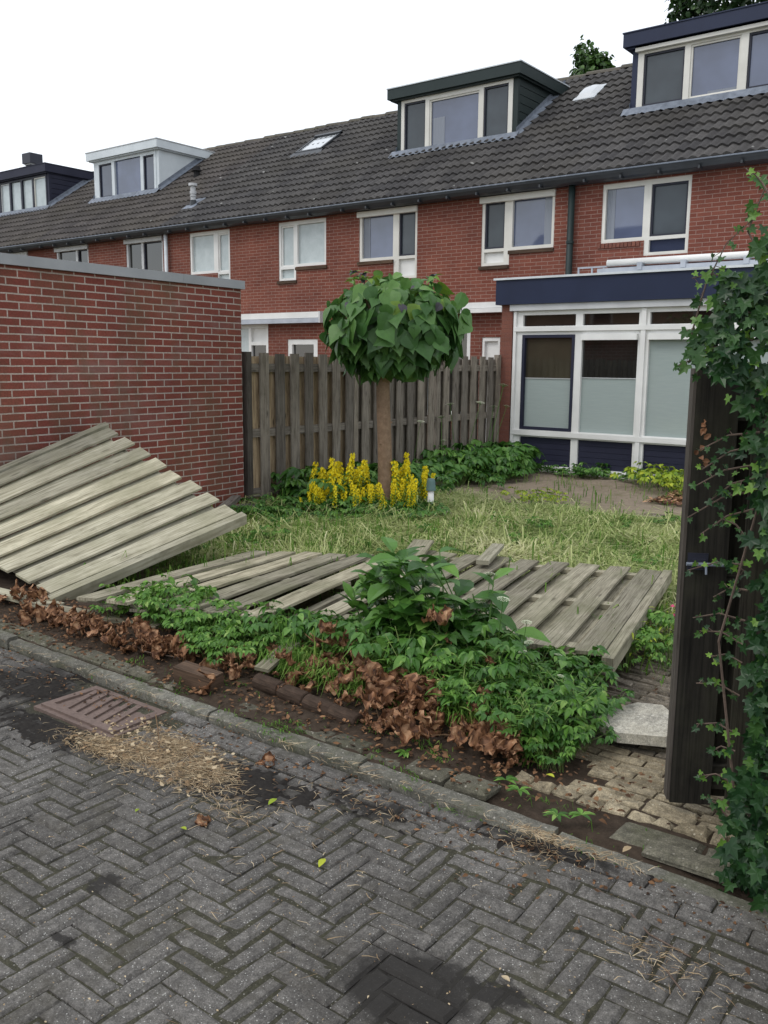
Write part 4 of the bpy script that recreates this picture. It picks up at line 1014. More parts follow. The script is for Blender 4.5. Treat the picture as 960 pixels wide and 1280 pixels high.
for i in range(n_l):
    z = 1-2*(i+.5)/n_l; a = i*2.39996+R.uniform(-.3, .3); rr_ = sqrt(max(0, 1-z*z)); d = Vector((cos(a)*rr_, sin(a)*rr_, z))
    sh = R.choice((1, 1, 1, .93, .82, .68)); 
    lump = 1+.17*noise.noise(d*2.3)+R.uniform(-.09, .06)
    rad = Vector((.71, .71, .51 if z > 0 else .49))*sh*lump
    o = cc+Vector((d.x*rad.x, d.y*rad.y, d.z*rad.z))
    L = R.uniform(.13, .265)*(1 if sh > .8 else 1.1)*(.75 if z > .75 else 1)
    outw = Vector((d.x, d.y, max(d.z, -.1)*.5))
    # leaves hang like shingles: blade faces outward and up, tip down and out
    f = (Vector((d.x, d.y, 0))*.55+Vector((0, 0, -1.0 if z < .6 else -.35))+rv(.75, .5)).normalized()
    n = (outw+Vector((0, 0, .45))+rv(.6, .4)).normalized()
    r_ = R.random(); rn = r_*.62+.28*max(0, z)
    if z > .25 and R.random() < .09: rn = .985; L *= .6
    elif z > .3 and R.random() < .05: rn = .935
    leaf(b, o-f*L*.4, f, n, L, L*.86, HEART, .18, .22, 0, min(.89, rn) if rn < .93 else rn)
for k in range(16):   # shoots on top
    a = R.uniform(0, 2*pi); p = cc+Vector((cos(a)*.45, sin(a)*.45, .48+.1*R.random()))
    for q in range(3): leaf(b, p, rv(1, .4), Vector((0, 0, 1))+rv(.5, .2), .09, .07, HEART, .3, .3, 0, R.choice((.97, .935, .8)))
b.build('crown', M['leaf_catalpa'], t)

# ------------------------------------------------------------------ weeds: goutweed prototypes
def gout(seed, h=.3, sp=.16, stems=9, ll=.055, flower=False, lm='leaf_mid', leaflets=True):
    rr = random.Random(seed); b = MB(); s_ = MB()
    for k in range(stems):
        a = rr.uniform(0, 2*pi); r0 = rr.uniform(0, sp*.45); hh_ = h*rr.uniform(.55, 1.08)
        p0 = Vector((cos(a)*r0, sin(a)*r0, -.02)); ou = Vector((cos(a), sin(a), 0)); e = rr.uniform(.4, 1.2)*sp*.9
        p1 = p0+ou*e*.35+Vector((0, 0, hh_*.65)); p2 = p0+ou*e+Vector((0, 0, hh_))
        s_.tube([p0, p1, p2], .0032, .0018, 3, rnd=rr.random(), cap=False)
        for q in range(3):
            da = a+(q-1)*1.15+rr.uniform(-.2, .2); f = Vector((cos(da), sin(da), rr.uniform(-.25, .25)))
            st_ = p2+f*.018
            for w_ in range(3):
                db = da+(w_-1)*.85; g_ = Vector((cos(db), sin(db), rr.uniform(-.45, .1))); L = ll*rr.uniform(.8, 1.35)*(1.15 if w_ == 1 else 1)
                leaf(b, st_+f*.02, g_, Vector((rr.uniform(-.6, .6), rr.uniform(-.6, .6), 1)), L, L*.54, OV3, .3, .4, 0, min(1, max(0, rr.gauss(.5, .25))))
    return b, s_
protos = []
def plant(name, label, cat, group, bs, mats, loc=(0, 0, -50)):
    t = thing(name, (0, 0, 0), label, cat, group)
    for (nm, b, mk) in zip(('foliage', 'stem', 'flower_head', 'petals'), bs, mats):
        if b is not None and b.f: b.build(nm, M[mk], t)
    t.location = loc; return t
def place(proto, used, x, y, z, s=1., rz=None, label=None):
    o = proto if not used.get(proto.name) else copy_tree(proto)
    used[proto.name] = 1; o.location = (x, y, z); o.rotation_euler = (R.uniform(-.17, .17), R.uniform(-.17, .17), R.uniform(0, 6.28) if rz is None else rz); o.scale = (s, s, s*R.uniform(.85, 1.15))
    if label: o['label'] = label
    return o
used = {}
GL = 'bushy green goutweed plant in the weedy bed between the kerb and the fallen panels'
gp = [plant('goutweed', GL, 'weed', 'goutweed plants in the front bed', gout(i, .28, .17, 12, .050), ('leaf_mid', 'stem')) for i in range(4)]
gd_ = [plant('goutweed', GL, 'weed', 'goutweed plants in the front bed', gout(20+i, .33, .17, 13, .062), ('leaf_dark', 'stem')) for i in range(3)]
def gh(x, y): return ground_h(x, y)
# left clump, middle and right drift
for i in range(34):
    f = R.random(); x = -4.5+f*1.3; y = 3.22+R.uniform(-.10, .2)-.04*f
    place(R.choice(gp), used, x, y, gh(x, y), R.uniform(.6, .88)*(1 if f < .6 else .8))
for i in range(16):
    x = R.uniform(-3.25, -2.6); y = R.uniform(3.35, 3.7); place(R.choice(gp+gd_), used, x, y, gh(x, y), R.uniform(.55, .9))
for i in range(52):
    f = R.random(); x = -2.55+f*1.03; y = R.uniform(3.30, 3.9)-.14*f; place(R.choice(gp+gd_), used, x, y, gh(x, y), R.uniform(.7, 1.12)*(1-.36*f)*(1.0 if y > 3.4 else .8))
for i in range(12):
    x = R.uniform(-1.85, -1.6); y = R.uniform(3.12, 4.0); place(R.choice(gp+gd_), used, x, y, gh(x, y), R.uniform(.5, .75))
# weeds by the fence and extension
fl = 'low green weed in the garden grass or along the fence foot'
wp = [plant('weed', fl, 'weed', 'low green weeds in the garden', gout(40+i, .22, .22, 14, .07), ('leaf_dark', 'stem')) for i in range(3)]
for i in range(34):
    x = R.uniform(-6.95, -6.2); y = R.uniform(7.0, 9.6); place(R.choice(wp), used, x, y, gh(x, y), R.uniform(.9, 1.5)*(1.2 if x < -6.5 else .9))
for i in range(34):
    x = -6.95+abs(R.gauss(0, .38)); y = R.uniform(9.8, 11.9); place(R.choice(wp), used, x, y, gh(x, y), R.uniform(.9, 1.9)*(1.15 if x < -6.6 else .8))
for i in range(40):
    x = R.uniform(-6.9, -3.6); y = 12.12-abs(R.gauss(0, .14)); place(R.choice(wp), used, x, y, gh(x, y), R.uniform(.3, .65)*(1.5 if R.random() < .15 else 1))
for i in range(20):
    x = R.uniform(-6.9, -5.6); y = R.uniform(6.3, 7.6); place(R.choice(wp), used, x, y, gh(x, y), R.uniform(.5, .9))
for i in range(8):
    x = R.uniform(-1.98, -1.6); y = R.uniform(4.3, 5.3); place(R.choice(gp), used, x, y, gh(x, y), R.uniform(.4, .8))
for i in range(12):
    x = R.uniform(-6.0, -5.4); y = R.uniform(4.3, 5.9); place(R.choice(gp), used, x, y, gh(x, y), R.uniform(.4, .75))
for i in range(26):
    x = R.uniform(-6.2, -1.9); y = R.uniform(6.4, 9.3); place(R.choice(wp+gp), used, x, y, gh(x, y), R.uniform(.28, .55))
# lime green lady's mantle
lp = [plant('lime_weed', 'yellow green leafy plant on the bare soil near the extension window', 'weed', 'lime green weeds', gout(60+i, .2, .2, 14, .05), ('leaf_lime', 'stem')) for i in range(1)]
for (x, y, s) in ((-4.35, 11.3, 1.3), (-4.15, 11.5, 1.4), (-3.95, 11.3, 1.5), (-3.8, 11.6, 1.3), (-4.9, 9.35, .9), (-5.05, 9.25, .8), (-4.75, 9.45, .7), (-3.7, 11.2, 1.2)): place(lp[0], used, x, y, gh(x, y), s)

# big leaved shrub in the bed
t = thing('broad_leaved_shrub', (-2.45, 3.6, 0), 'dark green broad leaved shrub rising in front of the flat panels', 'shrub')
b = MB(); s_ = MB()
for k in range(46):
    bx, by = -2.42+R.uniform(-.25, .22), 3.62+R.uniform(-.12, .16); a = R.uniform(0, 2*pi); h = R.uniform(.30, .66)
    ex = R.uniform(.02, .2); tp = Vector((bx+cos(a)*ex-.12*(h > .45), by+sin(a)*ex, h)); s_.tube([(bx, by, 0), (bx+cos(a)*ex*.3, by+sin(a)*ex*.3, h*.6), tp], .006, .003, 4, cap=False)
    for q in range(9):
        al = a+q*2.4; zz = tp.z-.02-.035*q; L = R.uniform(.11, .19); f = Vector((cos(al), sin(al), R.uniform(.0, 1.0) if q < 4 else R.uniform(-.3, .4)))
        leaf(b, Vector((tp.x, tp.y, zz)), f, Vector((0, 0, 1))+rv(.3, .1)-f*.3, L, L*.56, OVAL, .3, .35, 0, min(1, max(0, R.gauss(.55, .25))))
for (px_, py_, hz) in ((-2.78, 3.55, .50), (-2.70, 3.60, .53), (-2.86, 3.5, .44)):
    s_.tube([(px_+.1, py_, .1), (px_, py_, hz)], .006, .004, 4)
    for q in range(7):
        al = q*.9+R.random(); f = Vector((cos(al), sin(al), R.uniform(.2, 1.3))); leaf(b, Vector((px_, py_, hz-.02*q)), f, Vector((0, 0, 1))-f*.3, .13, .062, OVAL, .25, .15, 0, R.uniform(.4, .9))
b.build('foliage', M['leaf_dark'], t); s_.build('stem', M['stem'], t)
# white umbel heads standing out of the bed
def umbel(seed):
    rr = random.Random(seed); s_ = MB(); f_ = MB(); h = rr.uniform(.46, .54)
    s_.tube([(0, 0, 0), (.02, .01, h*.5), (.0, .03, h)], .003, .002, 4, cap=False)
    for k in range(46):
        a = k*2.4; r = .028*sqrt(k/46); p = Vector((cos(a)*r, .03+sin(a)*r, h+.02-.3*r)); 
        if k % 4 == 0: s_.tube([(0, .03, h), p], .001, .001, 3, cap=False)
        leaf(f_, p, Vector((cos(a), sin(a), .1)), Vector((0, 0, 1)), .008, .008, OV3, .1, .1, 0, rr.random())
    t = thing('white_umbel', (0, 0, 0), 'white flower umbel on a thin green stem above the bed weeds', 'flower', 'white umbels'); s_.build('stem', M['stem'], t); f_.build('flower_head', M['white_flower'], t)
    t.location = (0, 0, 0); return t
up_ = [umbel(1), umbel(2)]
for (x, y, s) in ((-2.25, 3.7, 1.1), (-2.12, 3.6, .98), (-2.2, 3.8, 1.0), (-1.95, 3.62, .78), (-1.88, 3.65, .74), (-1.78, 3.65, .60), (-1.83, 3.5, .62), (-1.7, 3.5, .48),
                  (-6.75, 10.2, 1.9), (-6.6, 10.5, 2.0), (-6.85, 10.8, 2.2), (-6.5, 10.9, 1.7), (-6.9, 9.7, 1.6), (-6.7, 11.2, 2.2), (-6.8, 11.5, 2.0), (-6.6, 9.9, 1.4)): place(random.Random(int(x*100)).choice(up_), used, x, y, 0, s)

# yellow loosestrife spikes
def spike(seed):
    rr = random.Random(seed); h = .62; s_ = MB(); l_ = MB(); y_ = MB(); bx = rr.uniform(-.05, .05)
    P = lambda q: Vector((bx*q*q, .03*q*q*rr.choice((1,)), h*q))
    s_.tube([P(0), P(.5), P(1)], .004, .002, 4, cap=False)
    for k in range(16):
        q = .12+.62*k/16
        for w_ in range(3):
            a = k*1.1+w_*2.09; f = Vector((cos(a), sin(a), .25)); leaf(l_, P(q), f, Vector((0, 0, 1)), rr.uniform(.07, .10), .024, OV3, .2, .5, 0, rr.uniform(.1, .9))
    for k in range(15):
        q = .36+.64*k/15
        for w_ in range(4 if k % 3 else 3):
            a = k*.7+w_*1.57+rr.uniform(-.4, .4); e = rr.uniform(.018, .05)*(1-.45*(k/15)); c = P(q)+Vector((cos(a)*e, sin(a)*e, rr.uniform(-.008, .012)))
            for z in range(4):
                b2 = z*1.57+a; f = Vector((cos(a), sin(a), .3)); u = Vector((-sin(a), cos(a), 0)); v = f.cross(u)
                leaf(y_, c, u*cos(b2)+v*sin(b2)+f*.4, f, .023, .020, OV3, .1, .1, 0, rr.random())
    return plant('yellow_loosestrife', 'tall spike of yellow star flowers around the tree foot', 'flower', 'yellow flower spikes', (l_, s_, y_), ('leaf_mid', 'stem', 'yellow'))
sp_ = [spike(i) for i in range(3)]
def lance(seed):
    rr = random.Random(seed); s_ = MB(); l_ = MB()
    for k in range(7):
        a0 = rr.uniform(0, 6.28); h = rr.uniform(.2, .36); e = rr.uniform(.03, .16); p0 = Vector((cos(a0)*.02, sin(a0)*.02, 0)); p1 = p0+Vector((cos(a0)*e*.4, sin(a0)*e*.4, h*.7)); p2 = p0+Vector((cos(a0)*e, sin(a0)*e, h))
        s_.tube([p0, p1, p2], .0035, .002, 4, cap=False, rnd=.9)
        for q in range(9):
            a = q*2.4+a0; p = p0.lerp(p2, .35+.65*q/9); f = Vector((cos(a), sin(a), rr.uniform(.2, .9))); leaf(l_, p, f, Vector((0, 0, 1))-f*.2, rr.uniform(.07, .12), .026, LANCE, .25, .5, 0, rr.uniform(.2, 1))
    return l_, s_
ln_ = [plant('lance_leaved_weed', 'upright weed with narrow bright leaves among the bed plants', 'weed', 'narrow leaved weeds in the bed', lance(70+i), ('leaf_mid', 'stem')) for i in range(3)]
for i in range(30):
    x = R.uniform(-2.6, -1.62); y = 3.16+R.random()*.45; place(R.choice(ln_), used, x, y, 0.02, R.uniform(.6, 1.0)*(1-.25*(x > -1.95)))
for i in range(8):
    x = R.uniform(-4.3, -2.9); y = 3.2+R.random()*.25; place(R.choice(ln_), used, x, y, 0.02, R.uniform(.5, .7))
cnt = 0
while cnt < 104:
    f = R.random(); x = -7.05+f*1.55+.0; y = 8.05-.25*(f-.5)+R.uniform(-.28, .28)
    # along the line that runs left to right in view, through the tree foot
    c = Vector((-5.86, 7.62, 0)); u = Vector((.79, .61, 0)); v = Vector((-.61, .79, 0)); a = R.uniform(-.80, .58); q = R.uniform(-.48, .34)
    if abs(a) < .13 and abs(q) < .13: continue
    if a > .38 and q < .05 and R.random() < .8: continue
    p = c+u*a+v*q; s = R.uniform(.55, .92)*(.72 if q < -.15 else 1)
    place(R.choice(sp_), used, p.x, p.y, 0, s); cnt += 1
for i in range(30):
    c = Vector((-5.80, 7.52, 0)); a = R.uniform(-.85, .5); q = R.uniform(-.5, -.05); p = c+Vector((.79, .61, 0))*a+Vector((-.61, .79, 0))*q
    place(R.choice(wp), used, p.x, p.y, 0, R.uniform(.5, .85))
# solar garden light and stone
t = thing('garden_light', (-5.36, 7.86, 0), 'small white garden light with faded green cap among yellow flowers', 'garden light')
b = MB(); b.tube([(-5.36, 7.86, -.02), (-5.36, 7.86, .27)], .036, .032, 12); b.build('post', M['white_paint'], t, smooth=True)
b = MB(); b.tube([(-5.36, 7.86, .26), (-5.36, 7.86, .36), (-5.36, 7.86, .385)], .052, .038, 12); b.build('cap', M['green_plastic'], t)
def rock(name, label, p, r, mt, sq=(1, .8, .5), cat='stone', seed=1):
    b = MB(); nu, nv_ = 10, 6
    for j in range(nv_+1):
        for i in range(nu):
            a = 2*pi*i/nu; v = pi*j/nv_; d = Vector((sin(v)*cos(a)*sq[0], sin(v)*sin(a)*sq[1], cos(v)*sq[2])); d *= r*(1+.35*noise.noise(d*3+Vector((seed, 0, 0)))); b.v.append(tuple(Vector(p)+d))
    for j in range(nv_):
        for i in range(nu): b.face((j*nu+i, (j+1)*nu+i, (j+1)*nu+(i+1) % nu, j*nu+(i+1) % nu), 0, .5)
    return tag(b.build(name, M[mt], None), label, cat)
rock('stone', 'pale rounded stone beside the garden light', (-5.14, 7.80, .03), .085, 'slab')

# ------------------------------------------------------------------ grass (uncountable)
def blades(name, n, area, L, H, mt, wid=.004, flatten=.8, dens=None, seed=1, swirl=1.2):
    rr = random.Random(seed); b = MB(); k = 0
    while k < n:
        x, y = rr.uniform(area[0], area[1]), rr.uniform(area[2], area[3])
        if dens and rr.random() > dens(x, y): continue
        k += 1
        a = swirl*4*noise.noise((x*.9, y*.9, seed))+rr.gauss(0, .7); ln = L*rr.uniform(.5, 1.25); hh_ = H*rr.uniform(.3, 1.2)*(1 if rr.random() > .05 else 2.2)
        d = Vector((cos(a), sin(a), 0)); sd_ = Vector((-sin(a), cos(a), 0))*wid*rr.uniform(.6, 1.2); z0 = ground_h(x, y)-.015
        p = Vector((x, y, z0)); q1 = p+d*ln*.35*flatten+Vector((0, 0, hh_)); q2 = p+d*ln*flatten+Vector((0, 0, hh_*(.75 if rr.random() < .6 else .2)))
        n0 = len(b.v); b.v += [tuple(p-sd_), tuple(p+sd_), tuple(q1+sd_), tuple(q1-sd_), tuple(q2)]
        rn = min(1, max(0, .5+.6*noise.noise((x*1.3, y*1.3, 7))+rr.gauss(0, .22)))
        b.face((n0, n0+1, n0+2, n0+3), 0, rn); b.face((n0+3, n0+2, n0+4), 0, rn)
    return tag(b.build(name, M[mt]), kind='stuff')
def dg(x, y):
    d = 1.
    if y > 8.55: d *= max(0, 1-(y-8.55)/.6)
    if (x+4.1)**2/1.2+(y-6.35)**2/.12 < 1: d *= .15
    if y < 6.2 and x > -4.6 and x < -2.1: d *= max(.05, (y-5.3)/1.2)
    if x > -2.3 and y < 7.0: d *= .12 if y < 6 else .5
    if x > -1.9 and y < 6: d = 0
    d *= .52+1.9*noise.noise((x*1.3, y*1.3, 11))+.5*noise.noise((x*4, y*4, 3))+.15
    return max(0, min(1, d))
def dg2(x, y):
    return max(0, .5+noise.noise((x*1.2, y*1.2, 23)))*(1 if y < 8.8 else .10 if y < 10.5 else .2)
blades('long_grass', 46000, (-6.9, -1.3, 4.6, 10.2), .50, .085, 'grass_pale', .0046, .95, dg, 3, 2.0)
blades('green_grass', 9000, (-6.95, -1.5, 4.4, 11.2), .16, .10, 'grass_green', .004, .5, dg2, 5)
blades('bed_grass', 2600, (-3.2, -1.6, 3.12, 3.5), .15, .11, 'grass_green', .0030, .7, lambda x, y: .4+.6*(noise.noise((x*3, y*3, 2)) > 0), 8)
blades('joint_grass', 900, (-3.9, -.6, 2.62, 2.98), .05, .02, 'grass_green', .002, .7, lambda x, y: 1 if noise.noise((x*4, y*9, 31)) > .25 else .03, 9)
blades('mixed_grass', 2600, (-7.0, -4.6, 3.6, 6.4), .2, .12, 'grass_green', .004, .6, None, 12)

# dry straw over the drain
def straw(name, n, spots, L, z, seed, mt='straw', wid=.0016):
    rr = random.Random(seed); b = MB()
    for k in range(n):
        cx, cy, rx, ry, w_ = rr.choice(spots); x, y = cx+rr.gauss(0, rx), cy+rr.gauss(0, ry); a = rr.gauss(.15, .8) if rr.random() < .6 else rr.uniform(0, 6.28); ln = L*rr.uniform(.3, 1.2)
        if y > 2.64: y = 2.64-rr.random()*.06
        h = z+.004+w_*max(0, 1-((x-cx)/(2*rx))**2-((y-cy)/(2*ry))**2)*rr.random(); d = Vector((cos(a), sin(a), rr.uniform(-.12, .12))); s = Vector((-sin(a), cos(a), .3))*wid*rr.uniform(.6, 1.6)
        p = Vector((x, y, h)); q = p+d*ln*.5+Vector((rr.uniform(-.006, .006), rr.uniform(-.006, .006), .003)); e = p+d*ln
        n0 = len(b.v); b.v += [tuple(p-s), tuple(p+s), tuple(q+s), tuple(q-s), tuple(e)]; rn = rr.random()
        b.face((n0, n0+1, n0+2, n0+3), 0, rn); b.face((n0+3, n0+2, n0+4), 0, rn)
    return tag(b.build(name, M[mt]), kind='stuff')
straw('dry_straw', 4200, [(-3.05, 2.26, .14, .045, .03), (-2.92, 2.38, .13, .05, .035), (-3.22, 2.20, .13, .035, .02), (-2.68, 2.33, .10, .05, .02), (-3.02, 2.42, .14, .05, .02), (-2.85, 2.24, .2, .05, .012), (-2.95, 2.33, .32, .09, .005)], .075, SZ, 4, wid=.0007)
straw('straw_bits', 900, [(-1.95, 2.5, .25, .06, .01), (-1.35, 2.6, .12, .06, .03), (-1.2, 2.6, .12, .05, .03), (-.8, 2.6, .2, .05, .02), (-4.6, 2.5, .4, .1, .01), (-2.1, 2.1, .5, .3, 0), (-.75, 2.3, .12, .06, .01), (-2.35, 2.15, .06, .04, .01)], .05, SZ+.012, 5, wid=.0008)
straw('kerb_straw', 420, [(-1.32, 2.72, .05, .05, .03), (-1.15, 2.76, .1, .04, .02), (-3.9, 2.9, .6, .05, .01), (-2.2, 2.85, .5, .05, .01)], .06, .004, 6, wid=.0008)
def crumbs(name, n, area, mt, smin, smax, seed, zf, dens=None):
    rr = random.Random(seed); b = MB(); k = 0
    while k < n:
        x, y = rr.uniform(area[0], area[1]), rr.uniform(area[2], area[3])
        if dens and rr.random() > dens(x, y): continue
        k += 1; s = rr.uniform(smin, smax); a = rr.uniform(0, 6.28)
        leaf(b, Vector((x, y, zf(x, y)+.004)), Vector((cos(a), sin(a), rr.uniform(-.1, .3))), Vector((rr.uniform(-.5, .5), rr.uniform(-.5, .5), 1)), s, s*.6, OV3, rr.uniform(-.2, .6), rr.uniform(-.3, .5), 0, rr.random())
    return tag(b.build(name, M[mt]), kind='stuff')
zst = lambda x, y: SZ+street_h(x, y)+.003
crumbs('leaf_litter', 900, (-5.6, -.4, 2.3, 2.66), 'litter', .006, .024, 2, zst, lambda x, y: .15+.85*max(0, 1-(2.66-y)/.25))
crumbs('heap_litter', 420, (-3.45, -2.55, 2.12, 2.5), 'straw', .006, .028, 22, lambda x, y: zst(x, y)+.03*max(0, 1-abs(x+3.0)/.45))
crumbs('fine_litter', 1500, (-4.5, 0, .6, 2.4), 'straw', .003, .010, 3, zst, lambda x, y: .3)
crumbs('soil_litter', 2800, (-5.6, -1.15, 2.76, 3.3), 'litter', .008, .034, 4, lambda x, y: max(.0, ground_h(x, y)), lambda x, y: .8 if x < -1.6 else .35)
crumbs('path_litter', 160, (-1.75, -.8, 2.95, 6.5), 'litter', .008, .028, 5, lambda x, y: ground_h(x, y)+.016)
crumbs('soil_clods', 900, (-3.9, -3.2, 10.2, 11.4), 'dead', .03, .09, 6, lambda x, y: ground_h(x, y)+.02)

# individual small leaves on the street
def small_leaf(label, x, y, L, mt, rnd, z=None, nm='fallen_leaf', up_n=(0, 0, 1)):
    b = MB(); a = R.uniform(0, 6.28); leaf(b, Vector((0, 0, 0)), Vector((cos(a), sin(a), .1)), Vector(up_n), L, L*.5, OVAL, .35, .2, 0, rnd)
    o = b.build(nm, M[mt]); o.location = (x, y, zst(x, y)+.008 if z is None else z); return tag(o, label, 'leaf', 'single leaves on the street')
small_leaf('bright lime green leaf lying in the middle of the street paving', -1.86, 2.13, .05, 'leaf_lime', .9)
small_leaf('thin green leaf on the street below the dark soil patch', -2.28, 2.33, .05, 'leaf_lime', .5)
small_leaf('yellow green leaf beside the curled brown leaf on the street', -2.37, 1.96, .035, 'leaf_lime', .7)
small_leaf('pale green leaf on the left part of the street', -2.62, 1.93, .03, 'leaf_lime', .5)
small_leaf('yellow leaf on the buff path by the gate', -1.44, 2.99, .045, 'leaf_lime', 1., .03)
small_leaf('tan leaf fragment on the front kerb near the gate', -1.02, 2.72, .045, 'straw', .6, .012)
small_leaf('small yellow sliver leaf near the bottom right dark patch', -1.06, 1.98, .035, 'straw', .9)

# crumpled big dead leaves
def dead_proto(seed, S):
    rr = random.Random(seed); n = 12; b = MB(); off = Vector((seed*3.1, 0, 0))
    for j in range(n+1):
        for i in range(n+1):
            u, v = i/n-.5, j/n-.5; r = sqrt(u*u+v*v); k = 1 if r < .40 else .40/r*(1+.38*noise.noise((u*8+seed, v*8, 0)))
            u2, v2 = u*k, v*k; p = Vector((u2, v2, 0))
            h = .33*noise.noise(p*3.2+off)+.13*noise.noise(p*8+off)+1.0*(r**2)*(.4+noise.noise(p*1.7+off))
            x = u2*(1-.45*abs(v2)); q = Vector((x+.12*noise.noise(p*5+off*2), v2*.8+.12*noise.noise(p*5-off), h+.12))
            b.v.append(tuple(q*S))
    for j in range(n):
        for i in range(n):
            a = j*(n+1)+i; rn = min(1, max(0, .48+.75*noise.noise((i*.3+seed, j*.3, 4))+rr.uniform(-.10, .10))); b.face((a, a+1, a+n+2, a+n+1), 0, rn)
    o = b.build('dead_leaf', M['dead'], smooth=True)
    return tag(o, 'large crumpled brown dead leaf lying at the edge of the weedy bed', 'dead leaf', 'crumpled dead leaves in the bed')
dp = [dead_proto(i+1, .18) for i in range(7)]
dused = {}
def dead_at(x, y, z, s):
    p = R.choice(dp); o = p if p.name not in dused else p.copy()
    if p.name in dused: COL.objects.link(o)
    dused[p.name] = 1; o.location = (x, y, z); o.rotation_euler = (R.uniform(-.9, .9), R.uniform(-.9, .9), R.uniform(0, 6.28)); o.scale = (s, s, s*R.uniform(.7, 1.3)); return o
for (cx, cy, rx, ry, n, zt, s0) in ((-5.15, 3.05, .28, .06, 12, .05, .8), (-4.72, 3.0, .22, .06, 10, .04, .8), (-4.15, 2.98, .2, .04, 14, .06, .7), (-3.78, 3.0, .18, .05, 14, .08, .8), (-3.5, 3.06, .12, .06, 6, .05, .7),
        (-3.05, 3.30, .22, .10, 12, .12, .8), (-2.80, 3.30, .18, .10, 18, .22, .85), (-2.62, 3.22, .12, .10, 7, .12, .7), (-2.32, 3.13, .16, .09, 20, .14, .9), (-2.12, 3.10, .12, .09, 12, .10, .85), (-1.88, 3.12, .12, .08, 14, .10, .85), (-1.70, 3.08, .08, .06, 6, .06, .7),
        (-2.28, 3.42, .06, .05, 5, .38, .75), (-1.98, 3.36, .06, .05, 5, .24, .7), (-2.5, 3.0, .3, .06, 8, .03, .5), (-4.45, 2.98, .15, .05, 8, .05, .7), (-3.3, 3.08, .2, .06, 8, .05, .6), (-2.9, 3.12, .2, .06, 6, .05, .55)):
    for k in range(int(n*1.45)):
        x, y = cx+R.gauss(0, rx*.75), max(2.9, cy+R.gauss(0, ry)); dead_at(x, y, max(.0, ground_h(x, y))+R.random()*zt, s0*R.uniform(.5, 1.05))
for (x, y, z, s, lb) in ((-3.22, 2.83, .03, .9, 'curled brown leaf resting on the kerb beside the loose brick'), (-2.36, 2.99, .10, .8, None), (-2.52, 2.54, SZ+.01, .6, 'flat russet leaf beside the straw heap'), (-2.37, 2.05, SZ+.0, .42, 'dark curled leaf lying alone on the street paving'), (-6.2, 6.9, .05, 1.3, 'clump of russet dead leaf in the grass behind the panels'), (-6.3, 6.85, .06, 1.0, None), (-3.6, 2.98, .03, .9, None)):
    o = dead_at(x, y, z, s)
    if lb: o['label'] = lb; 
    if lb and 'group' in o: del o['group']

# ------------------------------------------------------------------ kerbside odds and ends
def rbrick(label, p, sz, rot, mt, name='loose_brick', bev=.008, cat='brick'):
    b = MB(); b.box(-sz[0]/2, sz[0]/2, -sz[1]/2, sz[1]/2, 0, sz[2]); o = b.build(name, M[mt], None, bevel=bev); o.location = p; o.rotation_euler = rot; return tag(o, label, cat)
rbrick('dark brown brick lying loose behind the kerb joint', (-3.33, 2.86, .0), (.26, .09, .085), (.1, .04, .06), 'wood_brown')
for k, (x, y, rz, lb) in enumerate(((-2.98, 3.0, -.02, 'first edging log left of the row of three'), (-2.80, 2.985, -.06, 'middle one of the short brown edging logs'), (-2.62, 2.965, -.05, 'right one of the short brown edging logs'), (-2.46, 2.955, -.08, 'half buried edging log at the right end of the row'))):
    b = MB(); b.tube([(-.085, 0, 0), (.085, 0, 0)], .042, n=12); o = b.build('edging_log', M['wood_brown'], None, bevel=.006); o.location = (x, y, .04-.006*k); o.rotation_euler = (0, .03, rz); tag(o, lb, 'edging', 'brown edging logs')
t = thing('wooden_stake', (-3.42, 3.5, 0), 'reddish brown stake standing in the weeds of the bed', 'stake')
b = MB(); b.tube([(-3.42, 3.45, 0), (-3.43, 3.46, .12), (-3.455, 3.47, .28)], .014, .012, 7); b.build('stake', M['stem_brown'], t)
b = MB(); b.tube([(-3.45, 3.47, .2), (-3.2, 3.5, .22), (-2.9, 3.4, .17), (-2.75, 3.3, .1)], .005, .003, 5); b.build('twig', M['stem_brown'], t)
def stick(label, pts, r, mt='vine'):
    b = MB(); b.tube(pts, r, r*.6, 6); return tag(b.build('twig', M[mt], None), label, 'twig')
stick('long thin twig lying on the street beside the kerb near the gate', [(-1.05, 2.52, SZ+.02), (-.92, 2.47, SZ+.02), (-.83, 2.40, SZ+.02), (-.70, 2.38, SZ+.015)], .004)
stick('short dark twig on the paving at the lower right', [(-.74, 2.29, SZ+.01), (-.66, 2.22, SZ+.01)], .003)
stick('curved pale runner hanging from the bed over the soil', [(-2.6, 3.3, .16), (-2.42, 3.1, .10), (-2.3, 3.0, .04), (-2.05, 2.98, .04), (-1.9, 3.05, .06)], .0035, 'straw')
stick('reddish twig across the dead leaves of the left bed', [(-4.0, 2.98, .04), (-3.85, 2.93, .05), (-3.62, 3.0, .04)], .004)
stick('pale stalk lying across the iron drain grate', [(-3.28, 2.55, SZ+.03), (-3.10, 2.42, SZ+.04), (-2.98, 2.33, SZ+.03)], .003, 'straw')
# broken concrete slab on the path
b = MB(); pl = [(-.20, -.06), (-.02, -.17), (.17, -.12), (.19, .05), (.05, .19), (-.06, .17)]
tp = [(x, y, .045) for x, y in pl]; bt_ = [(x*1.02, y*1.02, 0) for x, y in pl]
b.poly(tp); 
for i in range(6): b.poly([bt_[i], bt_[(i+1) % 6], tp[(i+1) % 6], tp[i]])
o = b.build('concrete_slab', M['slab'], None, bevel=.008); o.location = (-1.39, 3.69, .012); o.rotation_euler = (.07, -.05, .02); tag(o, 'broken pale concrete slab lying on the path by the gate', 'slab')
rock('stone', 'small dark stone chip under the slab corner beside the gate', (-1.14, 3.52, .03), .035, 'moss_tile', seed=4)
